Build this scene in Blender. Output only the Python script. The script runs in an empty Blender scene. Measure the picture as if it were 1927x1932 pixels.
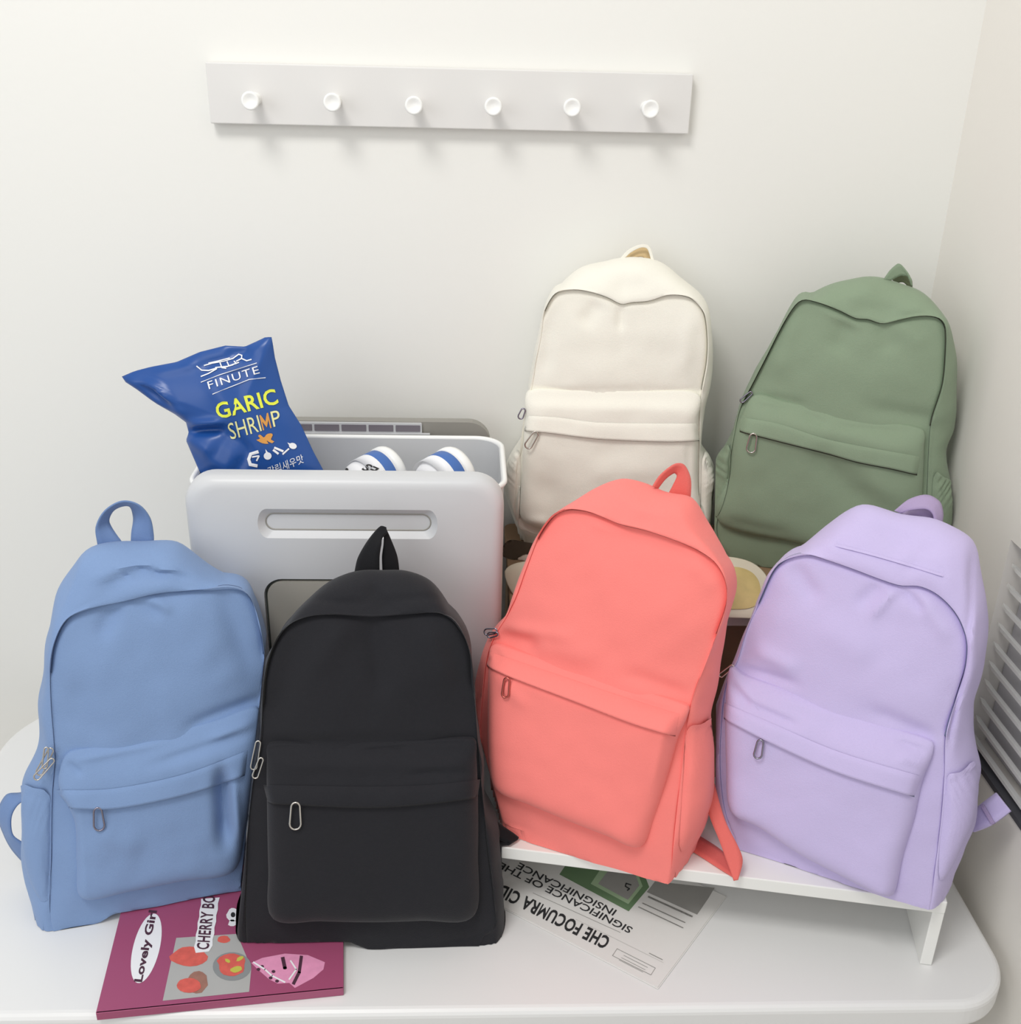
import bpy, math, random
import numpy as np
from math import radians, sin, cos, pi
from mathutils import Vector, noise
from mathutils.bvhtree import BVHTree
random.seed(3)
SC = bpy.context.scene
COL = SC.collection

# ------------------------------------------------------------------ camera
W, H, FPX = 1927, 1932, 2000.0
CAM = np.array([0.0, 0.0, 1.67])
PITCH, YAW, ROLL = radians(24.2), radians(2.6), radians(1.5)
FWD = np.array([sin(YAW)*cos(PITCH), cos(YAW)*cos(PITCH), -sin(PITCH)])
_r = np.array([cos(YAW), -sin(YAW), 0.0]); _u = np.cross(_r, FWD)
RT = _r*cos(ROLL) + _u*sin(ROLL); UP = _u*cos(ROLL) - _r*sin(ROLL)
cd = bpy.data.cameras.new('camera'); cam = bpy.data.objects.new('camera', cd); COL.objects.link(cam)
cd.sensor_fit = 'HORIZONTAL'; cd.sensor_width = 36.0; cd.lens = FPX/W*36.0; cd.clip_start = 0.02
from mathutils import Matrix
M4 = Matrix(((RT[0], UP[0], -FWD[0], CAM[0]), (RT[1], UP[1], -FWD[1], CAM[1]), (RT[2], UP[2], -FWD[2], CAM[2]), (0, 0, 0, 1)))
cam.matrix_world = M4
SC.camera = cam
SC.view_settings.view_transform = 'Standard'; SC.view_settings.look = 'None'
SC.view_settings.gamma = 1.0; SC.view_settings.use_curve_mapping = False
SC.view_settings.exposure = -0.2

# ------------------------------------------------------------------ light
wd = bpy.data.worlds.new('world'); SC.world = wd; wd.use_nodes = True
wd.node_tree.nodes['Background'].inputs[0].default_value = (0.97, 0.985, 1.0, 1)
wd.node_tree.nodes['Background'].inputs[1].default_value = 0.72
def area(name, loc, target, sx, sy, power, col=(1, 1, 1)):
    l = bpy.data.lights.new(name, 'AREA'); l.shape = 'RECTANGLE'; l.size = sx; l.size_y = sy
    l.energy = power; l.color = col
    o = bpy.data.objects.new(name, l); COL.objects.link(o); o.location = loc
    o.rotation_euler = (Vector(target)-Vector(loc)).to_track_quat('-Z', 'Y').to_euler()
    return o
area('ceiling_lamp', (-0.6, 0.0, 3.1), (0.0, 1.2, 0.9), 0.7, 0.6, 26.0, (1.0, 0.985, 0.96))
area('front_left_light', (-1.6, -1.0, 2.1), (0.1, 1.2, 1.0), 1.6, 1.4, 15.0, (0.97, 0.985, 1.0))  # broad soft area light from the front left, out of view

# ------------------------------------------------------------------ pixel / plane maths (design survey of the photograph)
def ray(px, py):
    return FWD + RT*((px-W/2)/FPX) - UP*((py-H/2)/FPX)
def at_z(px, py, z):
    d = ray(px, py); return CAM + d*((z-CAM[2])/d[2])
def at_y(px, py, y):
    d = ray(px, py); return CAM + d*((y-CAM[1])/d[1])
def at_x(px, py, x):
    d = ray(px, py); return CAM + d*((x-CAM[0])/d[0])
def proj(P):
    v = np.asarray(P)-CAM; dd = v@FWD
    return W/2+FPX*(v@RT)/dd, H/2-FPX*(v@UP)/dd

class Frame:
    """a leaning plane: u across, v up along it, n out of it towards the room"""
    def __init__(s, P, yaw, lean, flat=False):
        a, l = radians(yaw), radians(lean)
        s.P = np.asarray(P, float)
        s.u = np.array([cos(a), sin(a), 0]); back = np.array([-sin(a), cos(a), 0]); Z = np.array([0, 0, 1.0])
        s.v = back*sin(l)+Z*cos(l); s.n = -back*cos(l)+Z*sin(l)
    def on(s, px, py, h=0.0):
        d = ray(px, py); P = s.P+s.n*h
        t = ((P-CAM)@s.n)/(d@s.n); Q = CAM+d*t-s.P
        return np.array([Q@s.u, Q@s.v])
    def w(s, u, v, h):
        return s.P+np.multiply.outer(u, s.u)+np.multiply.outer(v, s.v)+np.multiply.outer(h, s.n)

# ------------------------------------------------------------------ materials
def lin(c):
    return tuple(((x/255)/12.92 if x/255 <= 0.04045 else ((x/255+0.055)/1.055)**2.4) for x in c)+(1.0,)
MATS = {}
def mat(name, rgb, rough=0.6, metal=0.0, bump=0.0, bscale=400.0, sheen=0.0, var=0.0, vscale=8.0, trans=0.0, alpha=1.0, coat=0.0, spec=0.5):
    if name in MATS: return MATS[name]
    m = bpy.data.materials.new(name); m.use_nodes = True; nt = m.node_tree; b = nt.nodes['Principled BSDF']
    b.inputs['Base Color'].default_value = lin(rgb); b.inputs['Roughness'].default_value = rough
    b.inputs['Metallic'].default_value = metal; b.inputs['Specular IOR Level'].default_value = spec
    if sheen: b.inputs['Sheen Weight'].default_value = sheen; b.inputs['Sheen Roughness'].default_value = 0.5
    if trans: b.inputs['Transmission Weight'].default_value = trans
    if coat: b.inputs['Coat Weight'].default_value = coat
    b.inputs['Alpha'].default_value = alpha
    tc = nt.nodes.new('ShaderNodeTexCoord')
    if bump:
        n = nt.nodes.new('ShaderNodeTexNoise'); n.inputs['Scale'].default_value = bscale; n.inputs['Detail'].default_value = 2
        bp = nt.nodes.new('ShaderNodeBump'); bp.inputs['Strength'].default_value = bump; bp.inputs['Distance'].default_value = 0.001
        nt.links.new(tc.outputs['Object'], n.inputs['Vector']); nt.links.new(n.outputs['Fac'], bp.inputs['Height'])
        nt.links.new(bp.outputs['Normal'], b.inputs['Normal'])
    if var:
        n = nt.nodes.new('ShaderNodeTexNoise'); n.inputs['Scale'].default_value = vscale; n.inputs['Detail'].default_value = 3
        mx = nt.nodes.new('ShaderNodeMix'); mx.data_type = 'RGBA'
        c = lin(rgb); mx.inputs[6].default_value = tuple(x*(1-var) for x in c[:3])+(1,); mx.inputs[7].default_value = tuple(min(1, x*(1+var)) for x in c[:3])+(1,)
        nt.links.new(tc.outputs['Object'], n.inputs['Vector']); nt.links.new(n.outputs['Fac'], mx.inputs[0])
        nt.links.new(mx.outputs[2], b.inputs['Base Color'])
    MATS[name] = m; return m
M_wall = mat('wall_paint', (236, 235, 230), 0.85, bump=0.15, bscale=120, var=0.01, vscale=2)
M_wallr = mat('wall_paint_warm', (234, 230, 223), 0.85, bump=0.15, bscale=120, var=0.01, vscale=2)
M_floor = mat('floor_paint', (190, 186, 178), 0.6, var=0.05)
M_table = mat('table_laminate', (230, 230, 229), 0.32, var=0.008, vscale=3)
M_rack = mat('rack_lacquer', (224, 222, 219), 0.4, var=0.01)
M_peg = mat('peg_lacquer', (246, 246, 243), 0.35)
M_riser = mat('riser_lacquer', (240, 240, 236), 0.35)
M_shelf = mat('shelf_top_acrylic', (205, 200, 190), 0.3)
M_brown = mat('brown_wood', (146, 118, 90), 0.7, var=0.15, vscale=12)
M_bin = mat('bin_plastic', (205, 206, 208), 0.38, var=0.006)
M_rim = mat('bin_rim_plastic', (244, 244, 242), 0.3)
M_bind = mat('bin_door_plastic', (176, 172, 162), 0.45, var=0.03)
M_gap = mat('bin_gap_shade', (84, 88, 80), 0.6)  # dark tone standing in for shade in the door gap
M_lid = mat('lid_grey_plastic', (150, 147, 140), 0.45)
M_liddark = mat('lid_slot_grey', (120, 114, 122), 0.6)
M_steel = mat('polished_steel', (205, 200, 192), 0.22, metal=1.0)
M_paper = mat('newsprint', (226, 224, 221), 0.8, var=0.01, vscale=20)
M_ink = mat('black_ink', (38, 38, 40), 0.7)
M_inkg = mat('grey_ink', (140, 138, 134), 0.8)
M_pink = mat('magenta_cover', (160, 78, 112), 0.35, var=0.03, vscale=6)
M_white = mat('white_print', (238, 238, 240), 0.5)
M_blu = mat('blue_foil', (27, 76, 148), 0.33, var=0.06, vscale=10)

# ------------------------------------------------------------------ object helpers
def mesh_obj(name, verts, faces, m, parent=None, smooth=True):
    me = bpy.data.meshes.new(name); me.from_pydata([tuple(map(float, v)) for v in verts], [], faces)
    me.validate(); me.update()
    if smooth: me.polygons.foreach_set('use_smooth', [True]*len(me.polygons))
    me.materials.append(m)
    o = bpy.data.objects.new(name, me); COL.objects.link(o)
    if parent is not None:
        o.parent = parent; o.matrix_parent_inverse = Matrix.Translation(-Vector(parent.location))
    return o
def sharpen(o, deg=50):
    o.data.set_sharp_from_angle(angle=radians(deg)); return o
def tag(o, label=None, cat=None, group=None, kind=None):
    if label: o['label'] = label
    if cat: o['category'] = cat
    if group: o['group'] = group
    if kind: o['kind'] = kind
    return o
def thing(name, loc, label, cat, group=None):
    o = bpy.data.objects.new(name, None); COL.objects.link(o); o.location = tuple(map(float, loc)); o.empty_display_size = 0.05
    return tag(o, label, cat, group)
def bevel(o, w, seg=3):
    b = o.modifiers.new('bevel', 'BEVEL'); b.width = w; b.segments = seg; b.limit_method = 'ANGLE'; b.angle_limit = radians(35); return o
def solid(o, t, off=0.0):
    s = o.modifiers.new('solid', 'SOLIDIFY'); s.thickness = t; s.offset = off; return o
def box(name, lo, hi, m, parent=None, bev=0.0):
    (x0, y0, z0), (x1, y1, z1) = lo, hi
    v = [(x0, y0, z0), (x1, y0, z0), (x1, y1, z0), (x0, y1, z0), (x0, y0, z1), (x1, y0, z1), (x1, y1, z1), (x0, y1, z1)]
    f = [(3, 2, 1, 0), (4, 5, 6, 7), (0, 1, 5, 4), (1, 2, 6, 5), (2, 3, 7, 6), (3, 0, 4, 7)]
    o = mesh_obj(name, v, f, m, parent, smooth=False)
    if bev: bevel(o, bev)
    return o
def prism(name, poly, z0, z1, m, parent=None, bev=0.0, seg=3):
    """horizontal polygon (counter clockwise) from z0 to z1"""
    n = len(poly); v = [(p[0], p[1], z0) for p in poly]+[(p[0], p[1], z1) for p in poly]
    f = [tuple(range(n-1, -1, -1)), tuple(range(n, 2*n))]+[(i, (i+1) % n, n+(i+1) % n, n+i) for i in range(n)]
    o = mesh_obj(name, v, f, m, parent, smooth=False)
    if bev: bevel(o, bev, seg)
    return o
def rrect(x0, y0, x1, y1, r, n=10):
    rs = r if isinstance(r, (list, tuple)) else [r]*4   # corners: (x0,y0) (x1,y0) (x1,y1) (x0,y1)
    out = []
    for (cx, cy, a0), rr in zip(((x0, y0, pi), (x1, y0, -pi/2), (x1, y1, 0), (x0, y1, pi/2)), rs):
        sx = cx+rr*(1 if cx == x0 else -1); sy = cy+rr*(1 if cy == y0 else -1)
        for i in range(n+1):
            a = a0+i/n*pi/2; out.append((sx+rr*cos(a), sy+rr*sin(a)))
    return out
def catmull(pts, closed=True, sub=8, alpha=0.5):
    P = np.array(pts, float); n = len(P); out = []
    rng = n if closed else n-1
    for i in range(rng):
        if closed: p0, p1, p2, p3 = P[(i-1) % n], P[i], P[(i+1) % n], P[(i+2) % n]
        else: p0, p1, p2, p3 = P[max(i-1, 0)], P[i], P[i+1], P[min(i+2, n-1)]
        # limited tangents keep corners from overshooting
        d = np.linalg.norm(p2-p1)
        m1 = (p2-p0)/2; m2 = (p3-p1)/2
        for m_ in (m1, m2):
            L = np.linalg.norm(m_)
            if L > d: m_ *= d/L
        for k in range(sub):
            t = k/sub; out.append((2*t**3-3*t**2+1)*p1+(t**3-2*t**2+t)*m1+(-2*t**3+3*t**2)*p2+(t**3-t**2)*m2)
    if not closed: out.append(P[-1])
    return np.array(out)
def polar(poly, c, K):
    """radii of a closed polygon around c at K even angles (outermost hit)"""
    A = poly-c; B = np.roll(A, -1, axis=0); R = np.zeros((K, 2))
    for k in range(K):
        th = 2*pi*k/K; d = np.array([cos(th), sin(th)]); e = B-A
        den = d[0]*e[:, 1]-d[1]*e[:, 0]; den[np.abs(den) < 1e-12] = 1e-12
        t = (A[:, 0]*e[:, 1]-A[:, 1]*e[:, 0])/den; s = (A[:, 0]*d[1]-A[:, 1]*d[0])/den
        ok = (t > 0) & (s >= -1e-6) & (s <= 1+1e-6)
        R[k] = c+d*(t[ok].max() if ok.any() else 0.01)
    return R
def rings_faces(R, K, close_start=True, close_end=True):
    f = []
    for r in range(R-1):
        for k in range(K):
            a, b = r*K+k, r*K+(k+1) % K; f.append((a, b, b+K, a+K))
    return f
def tube(name, pts, rad, m, parent=None, closed=False, seg=8):
    P = [Vector(p) for p in pts]; n = len(P); v = []; f = []
    up = Vector((0, 0, 1)); prev = None
    for i in range(n):
        t = (P[(i+1) % n]-P[i-1]) if closed else (P[min(i+1, n-1)]-P[max(i-1, 0)])
        t.normalize()
        if prev is None: prev = t.orthogonal().normalized()
        a = (prev-t*prev.dot(t)).normalized(); prev = a; b = t.cross(a)
        r = rad[i] if isinstance(rad, (list, tuple)) else rad
        for s in range(seg):
            q = 2*pi*s/seg; v.append(P[i]+a*(r*cos(q))+b*(r*sin(q)))
    for i in range(n if closed else n-1):
        for s in range(seg):
            j = (i+1) % n; f.append((i*seg+s, i*seg+(s+1) % seg, j*seg+(s+1) % seg, j*seg+s))
    if not closed: f.append(tuple(range(seg-1, -1, -1))); f.append(tuple(range((n-1)*seg, n*seg)))
    return mesh_obj(name, v, f, m, parent)
def bvh_of(*objs):
    V, F = [], []
    for o in objs:
        k = len(V); V += [v.co.copy() for v in o.data.vertices]; F += [tuple(i+k for i in p.vertices) for p in o.data.polygons]
    return BVHTree.FromPolygons(V, F)
CV = Vector(CAM)
def hit(px, py, bvh, c=None):
    """the point of a built surface that is seen at this place of the photograph"""
    for s in range(14):
        d = Vector(ray(px, py)).normalized(); p, n, i, t = bvh.ray_cast(CV, d)
        if p is not None:
            if n.dot(d) > 0: n = -n
            return np.array(p), np.array(n)
        if c is None: break
        px += (c[0]-px)*0.07; py += (c[1]-py)*0.07
    p, n, i, t = bvh.find_nearest(CV+d*1.2)
    return np.array(p), np.array(n)
def sstep(a, b, x):
    t = np.clip((x-a)/(b-a), 0, 1); return t*t*(3-2*t)
def seg_dist(px, py, x0, y0, x1, y1):
    dx, dy = x1-x0, y1-y0; L = dx*dx+dy*dy+1e-9
    t = np.clip(((px-x0)*dx+(py-y0)*dy)/L, 0, 1)
    return np.hypot(px-x0-t*dx, py-y0-t*dy)
def fold_sum(px, py, folds):
    s = np.zeros_like(px)
    for x0, y0, x1, y1, w, a in folds:
        dx, dy = x1-x0, y1-y0; t = ((px-x0)*dx+(py-y0)*dy)/(dx*dx+dy*dy+1e-9)
        tp = np.clip(np.minimum(t+0.25, 1.25-t)/0.5, 0, 1); tp = tp*tp*(3-2*tp)   # folds fade out at their ends
        d = np.abs((px-x0)*dy-(py-y0)*dx)/(math.hypot(dx, dy)+1e-6)
        s += a*tp*np.exp(-(d/w)**2)
    return s
def projv(P):
    v = P-CAM; dd = v@FWD
    return W/2+FPX*(v@RT)/dd, H/2-FPX*(v@UP)/dd
def nz(P, s, seed):
    return np.array([noise.noise(Vector((p[0]*s+seed, p[1]*s, p[2]*s))) for p in P])

# ------------------------------------------------------------------ flat print
def text_mesh(body, quad_to_world, name, m, parent, bold=0.0, shear=0.0, spacing=1.0):
    cu = bpy.data.curves.new('t', 'FONT'); cu.body = body; cu.size = 1.0; cu.offset = bold; cu.shear = shear
    cu.space_character = spacing; cu.resolution_u = 3; cu.fill_mode = 'BOTH'
    to = bpy.data.objects.new('t', cu); COL.objects.link(to)
    dg = bpy.context.evaluated_depsgraph_get()
    me = bpy.data.meshes.new_from_object(to.evaluated_get(dg))
    vs = np.array([v.co[:] for v in me.vertices]); fs = [tuple(p.vertices) for p in me.polygons]
    bpy.data.objects.remove(to); bpy.data.curves.remove(cu); bpy.data.meshes.remove(me)
    if bold and 'M' in body:      # the offset outline of M does not fill cleanly: rebuild that letter from stems and diagonals
        par = list(range(len(vs)))
        def root_(i):
            while par[i] != i: i = par[i]
            return i
        for q in fs:
            for a_ in q[1:]: par[root_(a_)] = root_(q[0])
        isl = {}
        for i in range(len(vs)): isl.setdefault(root_(i), []).append(i)
        nv, nf = [tuple(v) for v in vs], []
        bad = set()
        for r_, ids in isl.items():
            if len(ids) == 15 and sum(1 for q in fs if root_(q[0]) == r_) >= 17:
                P_ = vs[ids]; xa, xb, ya, yb = P_[:, 0].min(), P_[:, 0].max(), P_[:, 1].min(), P_[:, 1].max(); bad.add(r_); w_ = 0.15
                for qd in ([(0, 0), (w_, 0), (w_, 1), (0, 1)], [(1-w_, 0), (1, 0), (1, 1), (1-w_, 1)], [(w_, .56), (.5, .12), (.5, .5), (w_, 1)], [(.5, .12), (1-w_, .56), (1-w_, 1), (.5, .5)]):
                    k_ = len(nv); nv += [(xa+(xb-xa)*a_, ya+(yb-ya)*c_, 0) for a_, c_ in qd]; nf.append((k_, k_+1, k_+2, k_+3))
        fs = [q for q in fs if root_(q[0]) not in bad]+nf; vs = np.array(nv)
    x0, x1 = vs[:, 0].min(), vs[:, 0].max(); y0, y1 = vs[:, 1].min(), vs[:, 1].max()
    out = [quad_to_world((v[0]-x0)/(x1-x0), (v[1]-y0)/(y1-y0)) for v in vs]
    return mesh_obj(name, out, fs, m, parent, smooth=False)
def quad_fn(o, r, u, surf):
    """o: lower-left px of the text, r: px vector along it, u: px vector up; surf(px,py)->world"""
    return lambda a, b: surf(o[0]+r[0]*a+u[0]*b, o[1]+r[1]*a+u[1]*b)
def shape_mesh(pts_list, surf, name, m, parent):
    V, F = [], []
    for pts in pts_list:
        c = np.mean(pts, axis=0); k = len(V); V.append(surf(*c)); V += [surf(*p) for p in pts]; n = len(pts)
        F += [(k, k+1+i, k+1+(i+1) % n) for i in range(n)]
    return mesh_obj(name, V, F, m, parent, smooth=False)
def stroke(pts, w):
    """a px polyline as a list of small quads"""
    out = []
    for (x0, y0), (x1, y1) in zip(pts[:-1], pts[1:]):
        dx, dy = x1-x0, y1-y0; L = math.hypot(dx, dy)+1e-6; nx, ny = -dy/L*w/2, dx/L*w/2
        ex, ey = dx/L*w*0.25, dy/L*w*0.25
        out.append([(x0+nx-ex, y0+ny-ey), (x1+nx+ex, y1+ny+ey), (x1-nx+ex, y1-ny+ey), (x0-nx-ex, y0-ny-ey)])
    return out
def oval(cx, cy, rx, ry, rot=0.0, n=20, jag=0.0):
    return [(cx+cos(rot)*rx*(1+jag*random.uniform(-1, 1))*cos(2*pi*i/n)-sin(rot)*ry*sin(2*pi*i/n)*(1+jag*random.uniform(-1, 1)),
             cy+sin(rot)*rx*cos(2*pi*i/n)+cos(rot)*ry*sin(2*pi*i/n)) for i in range(n)]

# ================================================================== the room
T = 0.72                      # table top
YW, XW = 1.42, 0.632          # back wall, right wall
def struct(o): return tag(o, kind='structure')
struct(box('wall_back', (-2.2, YW, 0.0), (XW+0.12, YW+0.1, 2.9), M_wall))
# right wall with a recess for the louvred vent
VY0, VY1, VZ0, VZ1 = 0.25, 1.088, 0.868, 1.150
def wall_with_recess():
    Y0, Y1, Z0, Z1, D = -0.9, YW, 0.0, 2.9, 0.035
    o = [(XW, Y0, Z0), (XW, Y1, Z0), (XW, Y1, Z1), (XW, Y0, Z1)]
    i = [(XW, VY0, VZ0), (XW, VY1, VZ0), (XW, VY1, VZ1), (XW, VY0, VZ1)]
    r = [(XW+D, y, z) for _, y, z in i]; b = [(XW+0.12, y, z) for _, y, z in o]
    v = o+i+r+b; f = []
    for k in range(4):
        j = (k+1) % 4
        f += [(k, j, 4+j, 4+k), (4+k, 4+j, 8+j, 8+k), (j, k, 12+k, 12+j)]
    f += [(8, 9, 10, 11), (15, 14, 13, 12)]
    return mesh_obj('wall_right', v, f, M_wallr, smooth=False)
struct(wall_with_recess())
struct(box('floor', (-2.2, -1.2, -0.1), (XW+0.12, YW+0.1, 0.0), M_floor))

vent = thing('wall_vent', (XW, (VY0+VY1)/2, VZ0), 'white louvred vent set into the right wall beside the lilac backpack', 'vent')
M_ventin = mat('vent_inner_grey', (196, 195, 198), 0.6); M_slat = mat('vent_slat_white', (244, 244, 242), 0.35)
box('back_plate', (XW+0.028, VY0+0.002, VZ0+0.002), (XW+0.034, VY1-0.002, VZ1-0.002), M_ventin, vent)
box('sill', (XW-0.003, VY0, VZ0-0.004), (XW+0.012, VY1, VZ0+0.003), mat('vent_sill_dark', (74, 74, 80), 0.5), vent)
slat0 = None
for k in range(10):
    z = 0.8845+k*0.0265
    if slat0 is None:
        v = []; y0, y1 = VY0+0.004, VY1-0.006
        prof = [(0.000, 0.0028), (0.0008, -0.0028), (0.012, -0.0075), (0.012, -0.0045)]
        for yy in (y0, y1-0.018): v += [(XW-0.001+px, yy, pz) for px, pz in prof]
        v += [(XW+0.005, y1, 0.000), (XW+0.005, y1, -0.0045), (XW+0.012, y1, -0.0075), (XW+0.012, y1, -0.0045)]
        f = []
        for r in range(2):
            for q in range(4): a = r*4+q; b2 = r*4+(q+1) % 4; f.append((a, b2, b2+4, a+4))
        f += [(3, 2, 1, 0), (8, 9, 10, 11)]
        slat0 = mesh_obj('slat', v, f, M_slat, vent, smooth=False); o = slat0; base = o.location.copy()
    else:
        o = slat0.copy(); COL.objects.link(o); o.parent = vent; o.matrix_parent_inverse = slat0.matrix_parent_inverse
    o.location = (0, 0, z)

# ================================================================== table, riser, rear stand
tab = thing('table', (-0.03, 1.1, 0.0), 'white laminate table with rounded corners pushed into the room corner', 'table')
top = prism('table_top', rrect(-0.668, 0.812, 0.614, 1.402, [0.12, 0.075, 0.03, 0.13], 14), T-0.036, T, M_table, tab, bev=0.009, seg=4)
prism('apron', rrect(-0.63, 0.85, 0.58, 1.37, 0.03, 6), T-0.10, T-0.0355, M_table, tab)
for x, y in ((-0.59, 0.89), (0.53, 0.89), (-0.59, 1.33), (0.53, 1.33)):
    prism('leg', [(x-.022, y-.022), (x+.022, y-.022), (x+.022, y+.022), (x-.022, y+.022)], 0.0, T-0.099, M_table, tab)

RZ = T+0.095                  # top of the low riser
FL, FR = at_z(946, 1598, RZ), at_z(1789, 1703, RZ)
ru = (FR-FL)/np.linalg.norm(FR-FL); rb = np.array([-ru[1], ru[0], 0])
def rq(a0, a1, b0, b1):
    L = np.linalg.norm(FR-FL)
    return [tuple((FL+ru*a+rb*b)[:2]) for a, b in ((a0, b0), (a1, b0), (a1, b1), (a0, b1))]
RL = float(np.linalg.norm(FR-FL)); RD = 0.175
ris = thing('low_riser', (FL+FR)/2*np.array([1, 1, 0])+np.array([0, 0, T]), 'low white riser bench on the table under the coral and lilac backpacks', 'stand')
prism('riser_top', rq(0, RL, 0, RD), RZ-0.017, RZ, M_riser, ris, bev=0.0015)
for a, b_ in ((0.0, 0.09), (RL-0.013, 0.001)): prism('side_panel', rq(a, a+0.013, b_, RD), T+(0.0032 if a == 0.0 else 0.0004), RZ-0.0172, M_riser, ris, bev=0.001)

SZ = T+0.30                   # top of the rear stand
SX0, SX1, SY0, SY1 = 0.055, 0.615, 1.137, 1.405
st = thing('rear_stand', ((SX0+SX1)/2, 1.26, T), 'tall brown wooden stand behind the coral backpack', 'stand')
prism('stand_top', rrect(SX0, SY0, SX1, SY1, 0.012, 4), SZ-0.016, SZ, M_brown, st, bev=0.002)
box('front_panel', (SX0+0.004, SY0+0.012, T+0.0004), (SX1-0.012, SY0+0.024, SZ-0.0165), M_brown, st)
for a in (SX0+0.004, SX1-0.024): box('side_panel', (a, SY0+0.0245, T+0.0004), (a+0.012, SY1-0.01, SZ-0.0165), M_brown, st)

# ================================================================== coat rack
A = at_y(400, 175, YW); B = at_y(1300, 198, YW)
cz = 1.597; x0, x1 = -0.320, 0.2755; th = 0.017
rack = thing('coat_rack', ((x0+x1)/2, YW-th/2, cz-0.036), 'white board with six pegs mounted high on the back wall', 'coat rack')
box('board', (x0, YW-th, cz-0.035), (x1, YW-0.0005, cz+0.035), M_rack, rack, bev=0.0015)
def peg_mesh(x, z):
    prof = [(0.0075, 0.0), (0.0068, 0.004), (0.0066, 0.018), (0.0075, 0.026), (0.0102, 0.033), (0.0108, 0.036), (0.0100, 0.0378), (0.0078, 0.0374), (0.0045, 0.0352), (0.001, 0.0348)]
    v, f, K = [], [], 28
    for r, d in prof:
        for k in range(K): v.append((x+r*cos(2*pi*k/K), YW-th-d, z+r*sin(2*pi*k/K)))
    for r in range(len(prof)-1):
        for k in range(K): a, b = r*K+k, r*K+(k+1) % K; f.append((a, b, b+K, a+K))
    f.append(tuple((len(prof)-1)*K+k for k in range(K)))
    return v, f
for px, py in ((472, 190), (627, 193), (781, 199), (931, 201), (1080, 203), (1228, 206)):
    P = at_y(px, py, YW-th-0.036); v, f = peg_mesh(P[0], P[2]); mesh_obj('peg', v, f, M_peg, rack)

# the magazine and the newspaper lie under the bags: their footprints
MT = 0.0105
c0, c1 = at_z(181, 1911, T+MT), at_z(648, 1864, T+MT); eu = (c1-c0)/np.linalg.norm(c1-c0); ev = np.array([-eu[1], eu[0], 0])
LW = float(np.linalg.norm(c1-c0)); LH = 0.212
NTH = 0.0022
n0, n1 = at_z(1241, 1864, T+0.001), at_z(951, 1713, T+0.001); nu = (n1-n0)/np.linalg.norm(n1-n0)
n2 = at_z(1369, 1692, T+0.001); nv = (n2-n0)/np.linalg.norm(n2-n0); NU, NV = 0.245, 0.17
PADS = [(c0, eu, ev, LW, LH, MT+0.001), (n0, nu, nv, NU, NV, NTH+0.001)]
# ================================================================== storage bin
BY0, BY1, BZ = 1.142, 1.318, 1.183
bx0, bx1 = float(at_y(360, 985, BY0)[0]), float(at_y(951, 985, BY0)[0])
sb = thing('storage_bin', ((bx0+bx1)/2, 1.2, T), 'tall pale grey plastic storage bin with raised front panel standing behind the black backpack', 'bin')
def bin_shell():
    v, f = [], []; n = 8
    lv = [(0.012, T+0.0005), (0.002, T+0.008), (0.0, T+0.05), (0.0, BZ), (0.003, BZ), (0.003, T+0.012)]
    for ins, z in lv:
        for p in rrect(bx0+ins, BY0+ins, bx1-ins, BY1-ins, 0.034, n): v.append((p[0], p[1], z))
    K = len(v)//len(lv); f = rings_faces(len(lv), K); f.append(tuple(range(K-1, -1, -1))); f.append(tuple(range((len(lv)-1)*K, len(lv)*K)))
    return mesh_obj('bin_body', v, f, M_bin, sb)
sharpen(bin_shell(), 40)
tube('rim', [(p[0], p[1], BZ) for p in rrect(bx0-0.001, BY0-0.001, bx1+0.001, BY1+0.001, 0.035, 8)], 0.0034, M_rim, sb, closed=True)
prism('inner_tray', rrect(bx0+0.005, BY0+0.005, bx1-0.005, BY1-0.005, 0.03, 5), 1.060, 1.065, M_bin, sb)
PZ1 = float(at_y(640, 900, 1.12)[2]); PY0, PY1 = 1.114, 1.1405
def front_panel():
    # rounded outline in x,z lofted front to back with a soft front fillet
    out = rrect(bx0+0.001, T+0.004, bx1-0.001, PZ1, [0.008, 0.008, 0.036, 0.036], 10)
    xs = [p[0] for p in out]; cx, cz_ = (min(xs)+max(xs))/2, (T+PZ1)/2; hw, hh = (max(xs)-min(xs))/2, (PZ1-T)/2
    v = []; lv = [(0.014, 0.0), (0.009, 0.0008), (0.005, 0.0026), (0.002, 0.0062), (0.0, 0.012), (0.0, PY1-PY0)]
    for ins, d in lv:
        for x, z in out: v.append((cx+(x-cx)*(1-ins/hw), PY0+d, cz_+(z-cz_)*(1-ins/hh)))
    K = len(out); f = [tuple(reversed(q)) for q in rings_faces(len(lv), K)]
    f.append(tuple(range(K))); f.append(tuple(range(len(lv)*K-1, (len(lv)-1)*K-1, -1)))
    return mesh_obj('front_panel', v, f, M_bin, sb)
fp = front_panel(); sharpen(fp, 40)
def cutter(x0, x1, z0, z1, r, d, flare):
    o0 = rrect(x0, z0, x1, z1, r, 8); cx, cz_ = (x0+x1)/2, (z0+z1)/2; v = []
    for y, e in ((PY0-0.01, flare*(1+0.01/d)), (PY0+d, 0.0)):
        for p, s in ((p, e) for p in o0):
            v.append((cx+(p[0]-cx)*(1+s/((x1-x0)/2)), y, cz_+(p[1]-cz_)*(1+s/((z1-z0)/2))))
    K = len(o0); f = [tuple(reversed(q)) for q in rings_faces(2, K)]+[tuple(range(K)), tuple(range(2*K-1, K-1, -1))]
    return mesh_obj('cut', v, f, M_bin, None)
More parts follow.
